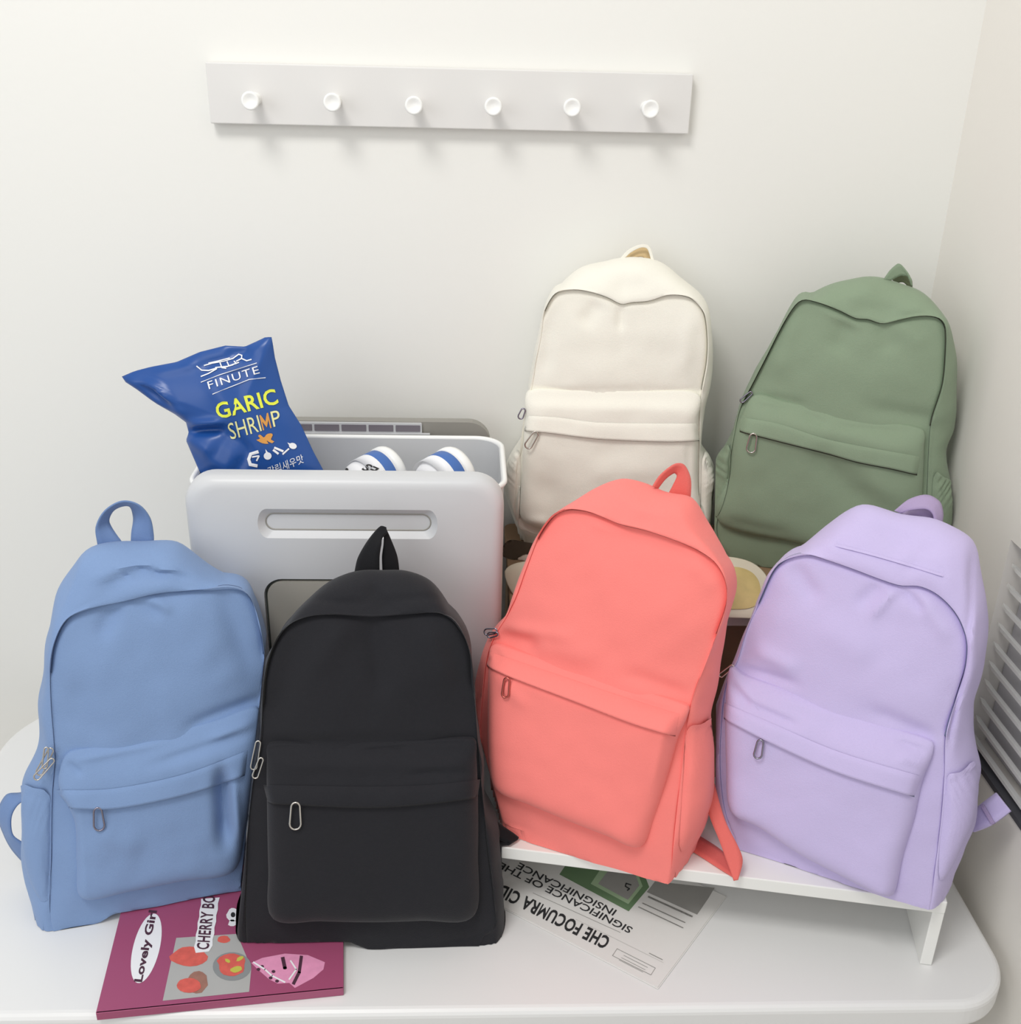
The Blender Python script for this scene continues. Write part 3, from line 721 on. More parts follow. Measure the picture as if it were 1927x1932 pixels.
backpack(dict(label='black backpack with silver zip pull standing at the table front, partly on the magenta magazine', base=(690, 1792), z=T, yaw=1, lean=14, mat=F_black, zipmat=Z_black, seed=11, planes=[(FL-ru*0.0015, ru, float(FL[1])-0.002), side_plane((448, 1740), (498, 1262), (700, 1500))], t=(0.10, 0.062),
  A=[(466, 1765), (466, 1640), (472, 1520), (492, 1400), (500, 1290), (509, 1240), (528, 1197), (553, 1174), (591, 1161), (636, 1159), (702, 1163), (760, 1159), (822, 1155), (852, 1165), (873, 1193), (887, 1232), (893, 1290), (901, 1400), (910, 1500), (920, 1600), (932, 1700), (930, 1755), (870, 1778), (772, 1790), (690, 1795), (600, 1796), (500, 1790)],
  B=[(452, 1785), (450, 1740), (455, 1620), (465, 1513), (490, 1413), (500, 1262), (512, 1225), (528, 1198), (552, 1158), (586, 1124), (621, 1095), (661, 1081), (715, 1078), (767, 1080), (817, 1098), (852, 1149), (880, 1201), (893, 1262), (900, 1362), (908, 1413), (912, 1488), (938, 1545), (948, 1600), (951, 1745), (940, 1768), (873, 1788), (772, 1799), (621, 1805), (520, 1803), (470, 1797)],
  zip=(1330, 1290), zipw=0.001,
  P=[(505, 1412), (600, 1410), (700, 1407), (800, 1405), (893, 1403), (900, 1440), (903, 1513), (903, 1620), (896, 1738), (800, 1745), (700, 1748), (600, 1746), (510, 1742), (503, 1650), (500, 1513), (500, 1440)], ptop=((505, 1415), (893, 1403)),
  F=([(497, 1480), (600, 1482), (700, 1483), (810, 1480), (907, 1470)], [(505, 1511), (600, 1516), (702, 1519), (800, 1513), (902, 1500)]), slit=4,
  pulls=[((558, 1514), (557, 1565), 21, M_steel), ((488, 1398), (478, 1452), 12, M_steel, 0.004, 'zipper_pull', 0.0009, (498, 1400)), ((494, 1430), (480, 1468), 11, M_steel, 0.009, 'zipper_pull', 0.0009, (500, 1430))],
  hfolds=[(590, 1133, 700, 1136, 7, -.003), (700, 1110, 730, 1150, 12, -.005), (730, 1136, 830, 1128, 7, -.003), (620, 1110, 690, 1098, 14, .003)],
  folds=[(700, 1170, 718, 1300, 22, -.006), (650, 1175, 600, 1260, 24, .004), (800, 1180, 850, 1280, 20, .004), (505, 1400, 900, 1400, 10, -.004), (560, 1200, 520, 1340, 22, -.004)],
  pfolds=[(690, 1416, 765, 1411, 4, -.005), (505, 1411, 570, 1409, 4, -.004), (790, 1404, 890, 1400, 4, -.003), (500, 1440, 890, 1440, 16, .003), (780, 1460, 900, 1455, 5, -.003)],
  ribbons=[('carry_handle', [(669, 1082), (676, 1052), (696, 1018), (718, 993), (729, 995)], [(716, 1082), (716, 1050), (719, 1028), (722, 1015), (731, 1005)], -0.055, [-0.045, -0.045, -0.045, -0.05, -0.052], W_black),
           ('carry_handle', [(754, 1082), (750, 1050), (738, 1018), (727, 995), (720, 993)], [(722, 1082), (721, 1050), (724, 1028), (724, 1012), (718, 1004)], -0.058, [-0.055, -0.055, -0.055, -0.056, -0.056], W_black),
           ('shoulder_strap', [(470, 1572), (443, 1600), (435, 1650), (440, 1700), (470, 1722)], [(480, 1600), (462, 1622), (458, 1650), (460, 1685), (480, 1700)], -0.035, -0.02, W_black, 0.004),
           ('shoulder_strap', [(930, 1545), (950, 1560), (978, 1582), (960, 1592), (940, 1598)], [(930, 1575), (945, 1585), (960, 1590), (948, 1600), (935, 1606)], -0.04, -0.03, W_black, 0.004, 5, RZ+0.002)]))

backpack(dict(label='blue backpack at the left with looped carry handle upright and a dangling side strap', base=(280, 1728), z=T, yaw=13, lean=9, mat=F_blue, zipmat=Z_blue, seed=5, planes=[side_plane((448, 1740), (498, 1262), (200, 1500))], t=(0.095, 0.075),
  A=[(101, 1752), (98, 1600), (99, 1504), (104, 1430), (97, 1330), (96, 1262), (104, 1212), (128, 1167), (171, 1147), (235, 1133), (278, 1122), (315, 1116), (385, 1111), (427, 1106), (454, 1111), (470, 1124), (484, 1156), (494, 1205), (500, 1262), (499, 1340), (493, 1400), (480, 1490), (474, 1570), (462, 1680), (374, 1706), (267, 1731), (176, 1750)],
  B=[(99, 1756), (67, 1701), (45, 1632), (40, 1541), (43, 1477), (69, 1413), (76, 1327), (85, 1247), (90, 1190), (106, 1122), (139, 1066), (166, 1034), (214, 1024), (299, 1019), (342, 1025), (395, 1064), (452, 1096), (481, 1122), (497, 1165), (504, 1242), (502, 1327), (496, 1397), (484, 1490), (478, 1568), (466, 1692), (374, 1712), (267, 1736), (176, 1753)],
  zip=(1265, 1230), hp=0.026,
  P=[(126, 1431), (190, 1417), (256, 1405), (320, 1392), (410, 1367), (486, 1345), (490, 1400), (476, 1500), (462, 1580), (440, 1655), (340, 1672), (240, 1692), (152, 1706), (142, 1640), (138, 1560), (110, 1500), (108, 1470)], ptop=((126, 1429), (492, 1343)), rampw=80,
  F=([(106, 1490), (214, 1487), (347, 1460), (467, 1415)], [(130, 1521), (220, 1521), (347, 1496), (462, 1459)]),
  pulls=[((184, 1524), (188, 1567), 20, M_darkpull, 0.005), ((98, 1412), (72, 1462), 13, M_steel, 0.006, 'zipper_pull', 0.0009, (100, 1420)), ((101, 1432), (66, 1470), 12, M_steel, 0.011, 'zipper_pull', 0.0009, (100, 1430)), ((88, 1410), (84, 1450), 10, M_steel, 0.009, 'zipper_pull', 0.0009, (100, 1420))],
  hfolds=[(180, 1090, 260, 1062, 9, .005), (260, 1062, 330, 1078, 9, .005), (200, 1110, 270, 1080, 8, -.005), (270, 1080, 350, 1090, 8, -.005), (165, 1040, 120, 1140, 6, .004), (140, 1070, 108, 1150, 8, -.004), (300, 1050, 400, 1090, 12, .003), (230, 1120, 330, 1100, 8, .003)],
  folds=[(220, 1140, 190, 1200, 16, -.006), (250, 1130, 300, 1160, 12, -.004), (285, 1125, 320, 1150, 10, .004), (420, 1120, 470, 1260, 20, -.005), (340, 1130, 400, 1240, 30, .003), (140, 1300, 180, 1390, 26, -.003), (360, 1370, 490, 1320, 12, -.006)],
  pfolds=[(128, 1440, 150, 1462, 7, -.005), (150, 1432, 300, 1400, 9, .004), (420, 1462, 425, 1590, 15, -.020), (400, 1390, 480, 1360, 10, .004), (440, 1480, 452, 1570, 9, .006), (150, 1540, 160, 1690, 8, .003), (190, 1570, 260, 1600, 22, .003), (300, 1440, 470, 1385, 10, -.004), (350, 1690, 440, 1660, 12, -.004)],
  patches=[('side_pocket', [(45, 1480), (70, 1484), (94, 1492), (99, 1540), (97, 1620), (96, 1690), (80, 1700), (62, 1670), (48, 1625), (43, 1560)], (-.8, 0, .6), 0.006, F_blue, (45, 1478, 98, 1492, 4), 2.0)],
  ribbons=[('carry_handle', [(184, 1028), (181, 996), (198, 964), (230, 946), (262, 953), (283, 978), (290, 1010), (290, 1026)], [(230, 1022), (206, 985), (212, 965), (229, 955), (246, 956), (252, 978), (248, 1005), (247, 1026)], [-0.05, -0.045, -0.04, -0.04, -0.04, -0.045, -0.05, -0.05], [-0.05, -0.055, -0.06, -0.062, -0.062, -0.06, -0.055, -0.055], W_blue),
           ('shoulder_strap', [(60, 1490), (38, 1496), (12, 1500), (-4, 1535), (8, 1575), (24, 1604), (52, 1635)], [(60, 1508), (38, 1514), (24, 1532), (20, 1552), (24, 1576), (42, 1590), (56, 1600)], -0.085, -0.065, W_blue)]))

backpack(dict(label='coral pink backpack leaning in the middle on the low white riser, strap trailing right', base=(1100, 1622), z=RZ, yaw=-24, lean=14, mat=F_coral, zipmat=Z_coral, seed=21, planes=[side_plane((907, 1400), (958, 1590), (1100, 1400))], t=(0.105, 0.075),
  A=[(1256, 1660), (1225, 1668), (1127, 1640), (994, 1571), (945, 1548), (915, 1483), (907, 1394), (914, 1290), (922, 1235), (940, 1189), (971, 1136), (994, 1074), (1018, 1011), (1034, 985), (1051, 968), (1075, 961), (1109, 965), (1145, 978), (1172, 989), (1225, 1002), (1278, 1020), (1323, 1040), (1352, 1062), (1370, 1096), (1372, 1136), (1354, 1192), (1332, 1250), (1308, 1312), (1292, 1394), (1284, 1470), (1274, 1560), (1266, 1640)],
  B=[(1243, 1671), (1194, 1669), (1109, 1646), (994, 1583), (945, 1557), (914, 1483), (903, 1400), (905, 1290), (918, 1236), (940, 1184), (969, 1144), (985, 1109), (1007, 1051), (1030, 993), (1062, 958), (1127, 921), (1174, 902), (1216, 911), (1261, 926), (1305, 940), (1332, 980), (1363, 1029), (1379, 1074), (1381, 1123), (1366, 1198), (1356, 1283), (1343, 1354), (1349, 1417), (1347, 1483), (1334, 1546), (1307, 1599), (1265, 1660)],
  zip=(1015, 1200), df=0.6, backscale=0.93,
  P=[(922, 1222), (980, 1236), (1060, 1262), (1180, 1300), (1292, 1338), (1290, 1365), (1274, 1400), (1255, 1470), (1230, 1550), (1205, 1606), (1150, 1586), (1083, 1560), (994, 1523), (930, 1494), (916, 1439), (914, 1350), (916, 1261)], ptop=((925, 1215), (1285, 1335)), rampw=60,
  F=([(926, 1230), (1038, 1268), (1172, 1313), (1282, 1347)], [(919, 1253), (967, 1275), (1083, 1319), (1198, 1363), (1275, 1386)]), slit=2.5,
  pulls=[((957, 1279), (953, 1316), 13, M_coralpull), ((938, 1190), (914, 1193), 12, M_darkpull, 0.002, 'zipper_pull', 0.0009, (945, 1190)), ((940, 1196), (920, 1199), 10, M_darkpull, 0.004, 'zipper_pull', 0.0009, (945, 1195))],
  hfolds=[(1200, 960, 1270, 975, 8, .003), (1280, 960, 1340, 1040, 10, .004), (1150, 940, 1180, 975, 16, -.002), (1330, 1000, 1360, 1050, 7, -.003), (1340, 1280, 1330, 1340, 14, -.008)],
  folds=[(1150, 990, 1300, 1040, 16, -.004), (1120, 985, 1180, 1005, 12, .003), (945, 1200, 1010, 1218, 16, -.006), (1010, 1218, 1120, 1240, 20, .003), (1310, 1060, 1350, 1110, 20, .003), (960, 1185, 1080, 1200, 12, .003), (1180, 1270, 1290, 1310, 14, -.004)],
  pfolds=[(930, 1220, 945, 1245, 6, -.004), (1190, 1320, 1280, 1345, 6, -.003), (950, 1290, 990, 1330, 14, .003), (1260, 1360, 1235, 1480, 10, .004)],
  patches=[('side_pocket', [(1296, 1370), (1320, 1364), (1341, 1354), (1346, 1420), (1343, 1483), (1330, 1540), (1303, 1592), (1282, 1604), (1284, 1540), (1290, 1450)], (.8, 0, .6), 0.004, F_coral, (1296, 1368, 1341, 1354, 5), 3.0)],
  ribbons=[('carry_handle', [(1232, 918), (1247, 896), (1274, 876), (1292, 878), (1304, 905), (1303, 948)], [(1241, 922), (1256, 903), (1272, 892), (1278, 898), (1270, 915), (1262, 930)], [-0.035, -0.04, -0.045, -0.05, -0.055, -0.06], [-0.045, -0.05, -0.055, -0.055, -0.055, -0.055], W_coral),
           ('shoulder_strap', [(1328, 1470), (1336, 1530), (1359, 1590), (1385, 1662)], [(1347, 1474), (1368, 1546), (1401, 1617), (1393, 1660)], [-0.07, -0.055, -0.045, -0.03], [-0.075, -0.055, -0.045, -0.03], W_coral),
           ('shoulder_strap', [(1385, 1663), (1359, 1645), (1310, 1618), (1270, 1600)], [(1393, 1650), (1362, 1622), (1318, 1594), (1285, 1578)], [-0.038, -0.045, -0.06, -0.07], [-0.05, -0.075, -0.09, -0.10], W_coral)]))

backpack(dict(label='lilac backpack at the right edge on the riser beside the wall vent', base=(1570, 1660), z=RZ, yaw=-27, lean=13, mat=F_lilac, zipmat=Z_lilac, seed=33, planes=[side_plane((1351, 1200), (1349, 1500), (1600, 1400)), (np.array([XW-0.001, 0, 0]), np.array([1.0, 0, 0]))], t=(0.105, 0.08),
  A=[(1742, 1734), (1700, 1726), (1599, 1690), (1460, 1624), (1399, 1594), (1371, 1538), (1360, 1459), (1362, 1366), (1372, 1290), (1392, 1249), (1409, 1193), (1434, 1133), (1460, 1077), (1488, 1052), (1520, 1045), (1562, 1056), (1609, 1072), (1646, 1086), (1679, 1098), (1702, 1104), (1735, 1105), (1767, 1119), (1797, 1147), (1816, 1179), (1825, 1217), (1821, 1263), (1804, 1319), (1785, 1384), (1782, 1459), (1776, 1540), (1764, 1640), (1754, 1715)],
  B=[(1739, 1744), (1700, 1736), (1646, 1716), (1599, 1695), (1460, 1629), (1399, 1599), (1366, 1540), (1350, 1459), (1350, 1366), (1364, 1300), (1388, 1250), (1411, 1189), (1440, 1119), (1464, 1068), (1506, 1035), (1562, 988), (1618, 957), (1646, 954), (1688, 963), (1776, 985), (1832, 1016), (1851, 1072), (1863, 1156), (1858, 1249), (1841, 1319), (1840, 1403), (1851, 1459), (1843, 1543), (1827, 1589), (1804, 1645), (1769, 1718), (1750, 1742)],
  zip=(1140, 1385), df=0.6, backscale=0.96,
  P=[(1372, 1266), (1400, 1280), (1474, 1305), (1560, 1338), (1650, 1370), (1757, 1406), (1760, 1430), (1740, 1482), (1725, 1552), (1704, 1622), (1686, 1696), (1660, 1696), (1599, 1666), (1506, 1618), (1427, 1565), (1374, 1535), (1366, 1450), (1365, 1350)], ptop=((1372, 1262), (1757, 1405)), rampw=75,
  F=([(1367, 1326), (1450, 1361), (1581, 1417), (1738, 1464)], [(1366, 1352), (1455, 1398), (1581, 1454), (1726, 1500)]), slit=2.5,
  pulls=[((1436, 1396), (1429, 1431), 15, M_darkpull), ((1384, 1256), (1358, 1276), 8, M_steel, 0.004, 'zipper_pull', 0.0009, (1394, 1254))],
  seam=[[(1576, 1030), (1640, 1046), (1710, 1066), (1781, 1088)]],
  hfolds=[(1640, 1000, 1760, 1040, 22, -.005), (1576, 1024, 1781, 1084, 4, -.003), (1576, 1032, 1781, 1092, 6, .003), (1700, 1060, 1740, 1020, 10, .004), (1837, 1030, 1828, 1198, 6, -.006), (1822, 1060, 1838, 1250, 8, .003), (1820, 1240, 1795, 1400, 6, -.007), (1845, 1130, 1830, 1300, 9, .003), (1590, 990, 1560, 1030, 14, .003)],
  folds=[(1500, 1070, 1540, 1130, 18, -.005), (1690, 1110, 1650, 1160, 8, .005), (1705, 1112, 1740, 1150, 9, -.005), (1660, 1105, 1620, 1140, 12, -.004), (1430, 1230, 1500, 1260, 16, .005), (1400, 1262, 1500, 1290, 9, -.004), (1640, 1340, 1760, 1390, 14, -.005), (1740, 1130, 1790, 1200, 16, .004), (1560, 1180, 1640, 1240, 34, .003)],
  pfolds=[(1376, 1290, 1410, 1330, 9, -.006), (1410, 1330, 1500, 1368, 9, -.005), (1470, 1310, 1590, 1350, 14, .004), (1700, 1400, 1745, 1418, 6, -.004), (1700, 1430, 1740, 1445, 6, .003), (1390, 1550, 1420, 1580, 12, -.005), (1640, 1690, 1690, 1685, 10, .003)],
  patches=[('side_pocket', [(1783, 1462), (1808, 1453), (1836, 1434), (1846, 1480), (1836, 1545), (1815, 1592), (1792, 1642), (1772, 1660), (1772, 1600), (1780, 1530)], (.8, 0, .6), 0.005, F_lilac, (1778, 1466, 1837, 1436, 5), 5.0)],
  ribbons=[('carry_handle', [(1688, 964), (1714, 943), (1748, 934), (1772, 946), (1779, 966), (1778, 984)], [(1700, 968), (1722, 962), (1745, 960), (1756, 964), (1762, 972), (1764, 982)], [-0.045, -0.055, -0.062, -0.065, -0.067, -0.067], -0.05, W_lilac),
           ('carry_handle', [(1700, 968), (1716, 950), (1746, 938), (1768, 948), (1774, 966), (1774, 984)], [(1712, 972), (1725, 972), (1742, 974), (1752, 976), (1758, 980), (1760, 984)], [-0.075]*6, -0.062, W_lilac),
           ('shoulder_strap', [(1838, 1528), (1862, 1510), (1881, 1496)], [(1838, 1570), (1872, 1556), (1908, 1530)], [-0.10, -0.10, -0.10], [-0.09, -0.08, -0.08], F_lilac, 0.003),
           ('strap_buckle', [(1851, 1520), (1856, 1517)], [(1872, 1556), (1878, 1553)], -0.093, -0.077, W_lilac, 0.004)]))

backpack(dict(label='cream white backpack standing on the rear stand against the back wall', base=(1150, 1042), z=SZ, yaw=-5, lean=3, mat=F_cream, zipmat=Z_cream, seed=41, planes=[side_plane((1350, 860), (1347, 1000), (1200, 800)), (np.array([0, YW-0.001, 0]), np.array([0, 1.0, 0]))], t=(0.095, 0.07),
  A=[(979, 990), (980, 904), (984, 831), (990, 788), (1000, 738), (1010, 688), (1022, 615), (1028, 587), (1042, 560), (1056, 549), (1085, 546), (1115, 551), (1145, 560), (1172, 573), (1191, 570), (1225, 567), (1258, 557), (1291, 558), (1314, 569), (1329, 592), (1335, 639), (1333, 688), (1321, 758), (1319, 837), (1318, 904), (1316, 1040), (1240, 1044), (1165, 1040), (1060, 1022), (1000, 1002)],
  B=[(979, 998), (955, 925), (956, 870), (983, 825), (987, 788), (997, 738), (1020, 612), (1030, 575), (1059, 536), (1089, 511), (1120, 497), (1175, 487), (1234, 490), (1287, 524), (1324, 558), (1338, 596), (1344, 652), (1338, 721), (1325, 770), (1323, 830), (1340, 861), (1350, 894), (1343, 933), (1342, 986), (1338, 1046), (1240, 1052), (1165, 1048), (1060, 1028), (1010, 1010)],
  zip=(590, 735), zipw=0.0011,
  P=[(998, 744), (1080, 741), (1200, 743), (1318, 747), (1319, 800), (1318, 904), (1316, 1032), (1165, 1030), (1060, 1012), (984, 985), (984, 904), (987, 830), (990, 790)], ptop=((998, 742), (1318, 745)), rampw=45, hp=0.024,
  F=([(990, 784), (1049, 787), (1132, 797), (1314, 799)], [(985, 810), (1032, 814), (1132, 826), (1258, 831), (1320, 829)]), slit=1.5,
  pulls=[((1013, 815), (994, 845), 14, M_steel), ((989, 771), (981, 790), 10, M_darkpull, 0.003, 'zipper_pull', 0.001, (992, 775))],
  hfolds=[(1120, 510, 1230, 505, 16, .003), (1085, 535, 1120, 500, 10, .002), (1160, 545, 1220, 545, 14, -.003)],
  folds=[(1130, 575, 1100, 610, 16, -.004), (1172, 578, 1170, 620, 8, -.004), (1000, 740, 1310, 742, 9, -.004), (1040, 600, 1030, 700, 12, -.003), (1300, 600, 1290, 700, 16, .003)],
  pfolds=[(1000, 765, 1310, 770, 12, .003), (1030, 900, 1060, 990, 26, -.003), (1300, 830, 1300, 980, 7, -.003), (990, 980, 1030, 985, 8, .004), (1120, 890, 1240, 880, 24, .003)],
  patches=[('side_pocket', [(962, 868), (980, 845), (984, 880), (982, 940), (978, 985), (962, 940), (958, 905)], (-.8, 0, .6), 0.004, F_cream, (962, 862, 984, 840, 3), 6.0),
           ('side_pocket', [(1326, 850), (1338, 866), (1346, 896), (1340, 933), (1338, 990), (1324, 1000), (1322, 930)], (.8, 0, .6), 0.004, F_cream, (1324, 846, 1342, 866, 3), 7.0)],
  ribbons=[('carry_handle', [(1170, 488), (1186, 471), (1210, 461), (1226, 465), (1235, 492)], [(1178, 488), (1191, 476), (1210, 467), (1222, 470), (1229, 492)], -0.035, -0.035, F_cream, 0.002),
           ('carry_handle', [(1174, 490), (1189, 474), (1210, 465), (1224, 469), (1232, 492)], [(1195, 492), (1200, 486), (1208, 484), (1216, 486), (1218, 492)], -0.048, -0.040, W_cream)]))

backpack(dict(label='sage green backpack in the room corner on the rear stand', base=(1500, 1078), z=SZ, yaw=-17, lean=3, mat=F_green, zipmat=Z_green, seed=51, planes=[side_plane((1350, 860), (1347, 1000), (1600, 800)), (np.array([0, YW-0.001, 0]), np.array([0, 1.0, 0])), (np.array([XW-0.001, 0, 0]), np.array([1.0, 0, 0]))], t=(0.085, 0.065),
  A=[(1375, 1045), (1353, 994), (1375, 915), (1383, 828), (1398, 770), (1425, 715), (1447, 672), (1466, 634), (1481, 606), (1496, 582), (1508, 569), (1522, 565), (1552, 573), (1585, 586), (1615, 600), (1638, 602), (1665, 610), (1694, 604), (1727, 597), (1754, 596), (1774, 602), (1784, 619), (1785, 659), (1779, 725), (1757, 798), (1752, 858), (1748, 957), (1738, 1120), (1650, 1112), (1560, 1098), (1449, 1075)],
  B=[(1375, 1050), (1350, 997), (1345, 940), (1349, 874), (1380, 818), (1398, 772), (1423, 718), (1462, 640), (1492, 582), (1525, 560), (1565, 539), (1608, 526), (1638, 522), (1684, 529), (1724, 544), (1761, 568), (1786, 600), (1799, 636), (1806, 675), (1805, 742), (1798, 808), (1786, 845), (1790, 891), (1798, 957), (1797, 1000), (1784, 1110), (1730, 1125), (1650, 1118), (1560, 1106), (1449, 1081)],
  zip=(760, 800), zipw=0.0013,
  P=[(1425, 750), (1480, 762), (1560, 778), (1650, 798), (1742, 815), (1746, 850), (1742, 950), (1735, 1075), (1640, 1062), (1502, 1030), (1357, 992), (1376, 907), (1386, 828), (1400, 785)], ptop=((1428, 748), (1740, 814)), rampw=45, hp=0.024,
  F=([(1406, 788), (1469, 799), (1568, 830), (1736, 861)], [(1396, 811), (1486, 834), (1565, 854), (1618, 869), (1684, 882), (1731, 893)]), slit=3,
  pulls=[((1423, 818), (1416, 854), 17, M_steel), ((1419, 740), (1398, 758), 8, M_darkpull, 0.003, 'zipper_pull', 0.001, (1428, 740))],
  hfolds=[(1600, 560, 1650, 545, 14, .004), (1620, 585, 1690, 585, 10, -.003), (1700, 585, 1740, 580, 8, .003), (1797, 640, 1790, 800, 10, -.003)],
  folds=[(1560, 585, 1620, 615, 12, .003), (1600, 610, 1580, 660, 22, -.005), (1665, 612, 1680, 660, 18, -.004), (1700, 610, 1740, 650, 18, .003), (1440, 750, 1520, 765, 10, -.003), (1640, 770, 1760, 790, 14, -.004), (1500, 600, 1470, 700, 16, .003)],
  pfolds=[(1430, 755, 1480, 764, 5, .003), (1520, 780, 1560, 800, 7, -.003), (1590, 805, 1700, 815, 6, -.003), (1540, 860, 1640, 960, 26, -.006), (1640, 900, 1720, 950, 26, .004), (1400, 860, 1420, 980, 26, .003), (1380, 985, 1480, 1010, 12, -.003)],
  patches=[('side_pocket', [(1762, 890), (1776, 898), (1790, 906), (1796, 950), (1792, 1000), (1764, 1010), (1758, 950)], (.8, 0, .6), 0.004, F_green, (1762, 888, 1790, 906, 4), 8.0),
           ('side_pocket', [(1352, 876), (1366, 846), (1380, 840), (1377, 900), (1366, 950), (1352, 975), (1347, 930)], (-.8, 0, .6), 0.004, F_green, (1352, 870, 1382, 836, 3), 9.0)],
  ribbons=[('carry_handle', [(1668, 527), (1680, 510), (1694, 498), (1701, 500), (1712, 514), (1720, 528)], [(1682, 528), (1690, 524), (1700, 520), (1706, 520), (1714, 522), (1721, 540)], -0.032, -0.035, F_green),
           ('carry_handle', [(1684, 528), (1692, 522), (1702, 516), (1712, 518), (1720, 528), (1721, 544)], [(1692, 534), (1698, 532), (1704, 532), (1708, 534), (1712, 538), (1714, 544)], -0.05, -0.042, W_green)]))

# ------------------------------------------------------------------ tray and packets in front of the rear bags
tr = thing('tray', (0.37, 1.165, SZ), 'pale narrow tray along the front of the brown stand behind the coral backpack', 'tray')
prism('tray_base', rrect(0.13, 1.1365, 0.60, 1.197, 0.006, 4), SZ+0.0004, SZ+0.006, M_shelf, tr)
prism('tray_lip', rrect(0.128, 1.128, 0.602, 1.136, 0.003, 4), SZ-0.010, SZ+0.007, M_shelf, tr, bev=0.001)
M_gold = mat('gold_print', (196, 174, 116), 0.5, var=0.22, vscale=60); M_packet = mat('packet_cream', (214, 204, 184), 0.45)
def packet(label, base, z, lean, outline, hb, m, inner=None, mi=None, yaw=0, zmin=None, seed=1.0, planes=()):
    fr = Frame(at_z(*base, z), yaw, lean); t = thing('snack_packet', fr.P, label, 'packet')
    o = pillow('wrapper', fr, outline, hb, m, t, K=90, R=16, wr=.004, seed=seed, sharp=False)
    for v in o.data.vertices: v.co.z = max(v.co.z, zmin or z)
    if planes:
        co = press(np.array([v.co[:] for v in o.data.vertices]), planes)
        for v, c_ in zip(o.data.vertices, co): v.co = c_
    if inner:
        b_ = bvh_of(o); cc = tuple(np.mean(outline, axis=0)); V = []; pc_ = np.array(inner).mean(0); rp = polar(catmull(inner, True, 4), pc_, 48)
        for i in range(8):
            for x, y in pc_+(rp-pc_)*max(i/7, .02):
                p, n_ = hit(x, y, b_, cc); V.append(p+fr.n*0.0009)
        mesh_obj('print_panel', V, rings_faces(8, 48)+[tuple(range(47, -1, -1))], mi, t)
    return t
packet('cream snack packet with gold print lying on the tray under the green backpack', (1400, 1166), SZ+0.007, 62,
  [(1310, 1066), (1350, 1050), (1395, 1053), (1428, 1066), (1450, 1092), (1454, 1130), (1448, 1164), (1400, 1167), (1330, 1160), (1300, 1130)], 0.008, M_packet,
  [(1330, 1078), (1385, 1070), (1418, 1080), (1434, 1104), (1430, 1140), (1396, 1150), (1340, 1140)], M_gold, yaw=0, seed=4.0)
packet('cream and gold snack packet between the grey bin and the coral backpack', (985, 1120), SZ+0.001, 60,
  [(952, 1078), (975, 1062), (1020, 1058), (1050, 1075), (1050, 1115), (1020, 1134), (985, 1136), (964, 1115)], 0.007, M_packet,
  [(985, 1082), (1015, 1072), (1040, 1090), (1030, 1120), (1000, 1126), (984, 1105)], M_gold, seed=6.0)
packet('crumpled translucent packet squeezed under the lower left corner of the cream white backpack', (985, 1056), SZ+0.001, 55,
  [(949, 1010), (962, 992), (990, 1000), (1030, 1008), (1050, 1030), (1040, 1062), (1000, 1064), (975, 1056), (948, 1044)], 0.007, mat('cloudy_film', (226, 214, 200), 0.3, alpha=0.94), seed=8.0, planes=[(np.array([0, 1.285, 0]), np.array([0, 1.0, 0]))])

# ================================================================== magazine and newspaper on the table
def zs(z): return lambda x, y: at_z(x, y, z)
mg = thing('magazine', at_z(420, 1820, T), 'magenta magazine with a white oval title lying under the black backpack', 'magazine')
def mq(a, b): p = c0+eu*a+ev*b; return (float(p[0]), float(p[1]))
prism('pages', [mq(0.002, 0.002), mq(LW-0.001, 0.002), mq(LW-0.001, LH-0.002), mq(0.002, LH-0.002)], T+0.0012, T+MT-0.0007, mat('page_white', (236, 232, 228), 0.8), mg)
cov = [mq(0, 0), mq(LW, 0), mq(LW, LH), mq(0, LH)]
prism('cover', cov, T+MT-0.0006, T+MT, M_pink, mg)
prism('back_cover', cov, T+0.0003, T+0.0010, M_pink, mg)
p_ = [mq(0, -0.0008), mq(LW, -0.0008), mq(LW, 0.0018), mq(0, 0.0018)]
prism('spine', p_, T+0.0003, T+MT, M_pink, mg, bev=0.0006)
sm = zs(T+MT+0.0002); sm2 = zs(T+MT+0.0004); sm3 = zs(T+MT+0.0006)
def z9(*pts): return [(160+x*.2698, 1640+y*.2698) for x, y in pts]
def p9(x, y): return (160+x*.2698, 1640+y*.2698)
def v9(x, y): return (x*.2698, y*.2698)
M_plum = mat('plum_ink', (74, 40, 58), 0.6); M_photo = mat('photo_grey', (176, 175, 172), 0.45, var=0.05, vscale=30)
M_fruit = mat('fruit_red', (214, 96, 84), 0.5, var=0.25, vscale=140); M_bowl = mat('bowl_glass_print', (140, 142, 142), 0.4); M_leaf = mat('fruit_brown_print', (156, 112, 96), 0.5, var=0.2, vscale=120)
M_lpink = mat('light_pink_print', (226, 150, 186), 0.5, var=0.15, vscale=100); M_lime = mat('lime_print', (196, 190, 80), 0.5)
th = math.atan2(305-800, 490-365)
shape_mesh([z9(*oval(430, 553, 250, 92, th, 40))], sm, 'title_oval', M_white, mg)
text_mesh('Lovely Girl', quad_fn(p9(418, 792), v9(105, -500), v9(-75, -8), sm2), 'lettering', M_plum, mg, bold=0.03)
shape_mesh([z9((640, 480), (1065, 452), (1165, 690), (1150, 857), (545, 920))], sm, 'photo_print', M_photo, mg)
shape_mesh([z9(*oval(735, 610, 130, 70, 0, 16, .15))], sm2, 'fruit_drawing', M_fruit, mg)
shape_mesh([z9(*oval(790, 790, 70, 80, 0.3, 14, .12))], sm2, 'fruit_brown_drawing', M_leaf, mg)  # brown patch printed behind the lower fruit
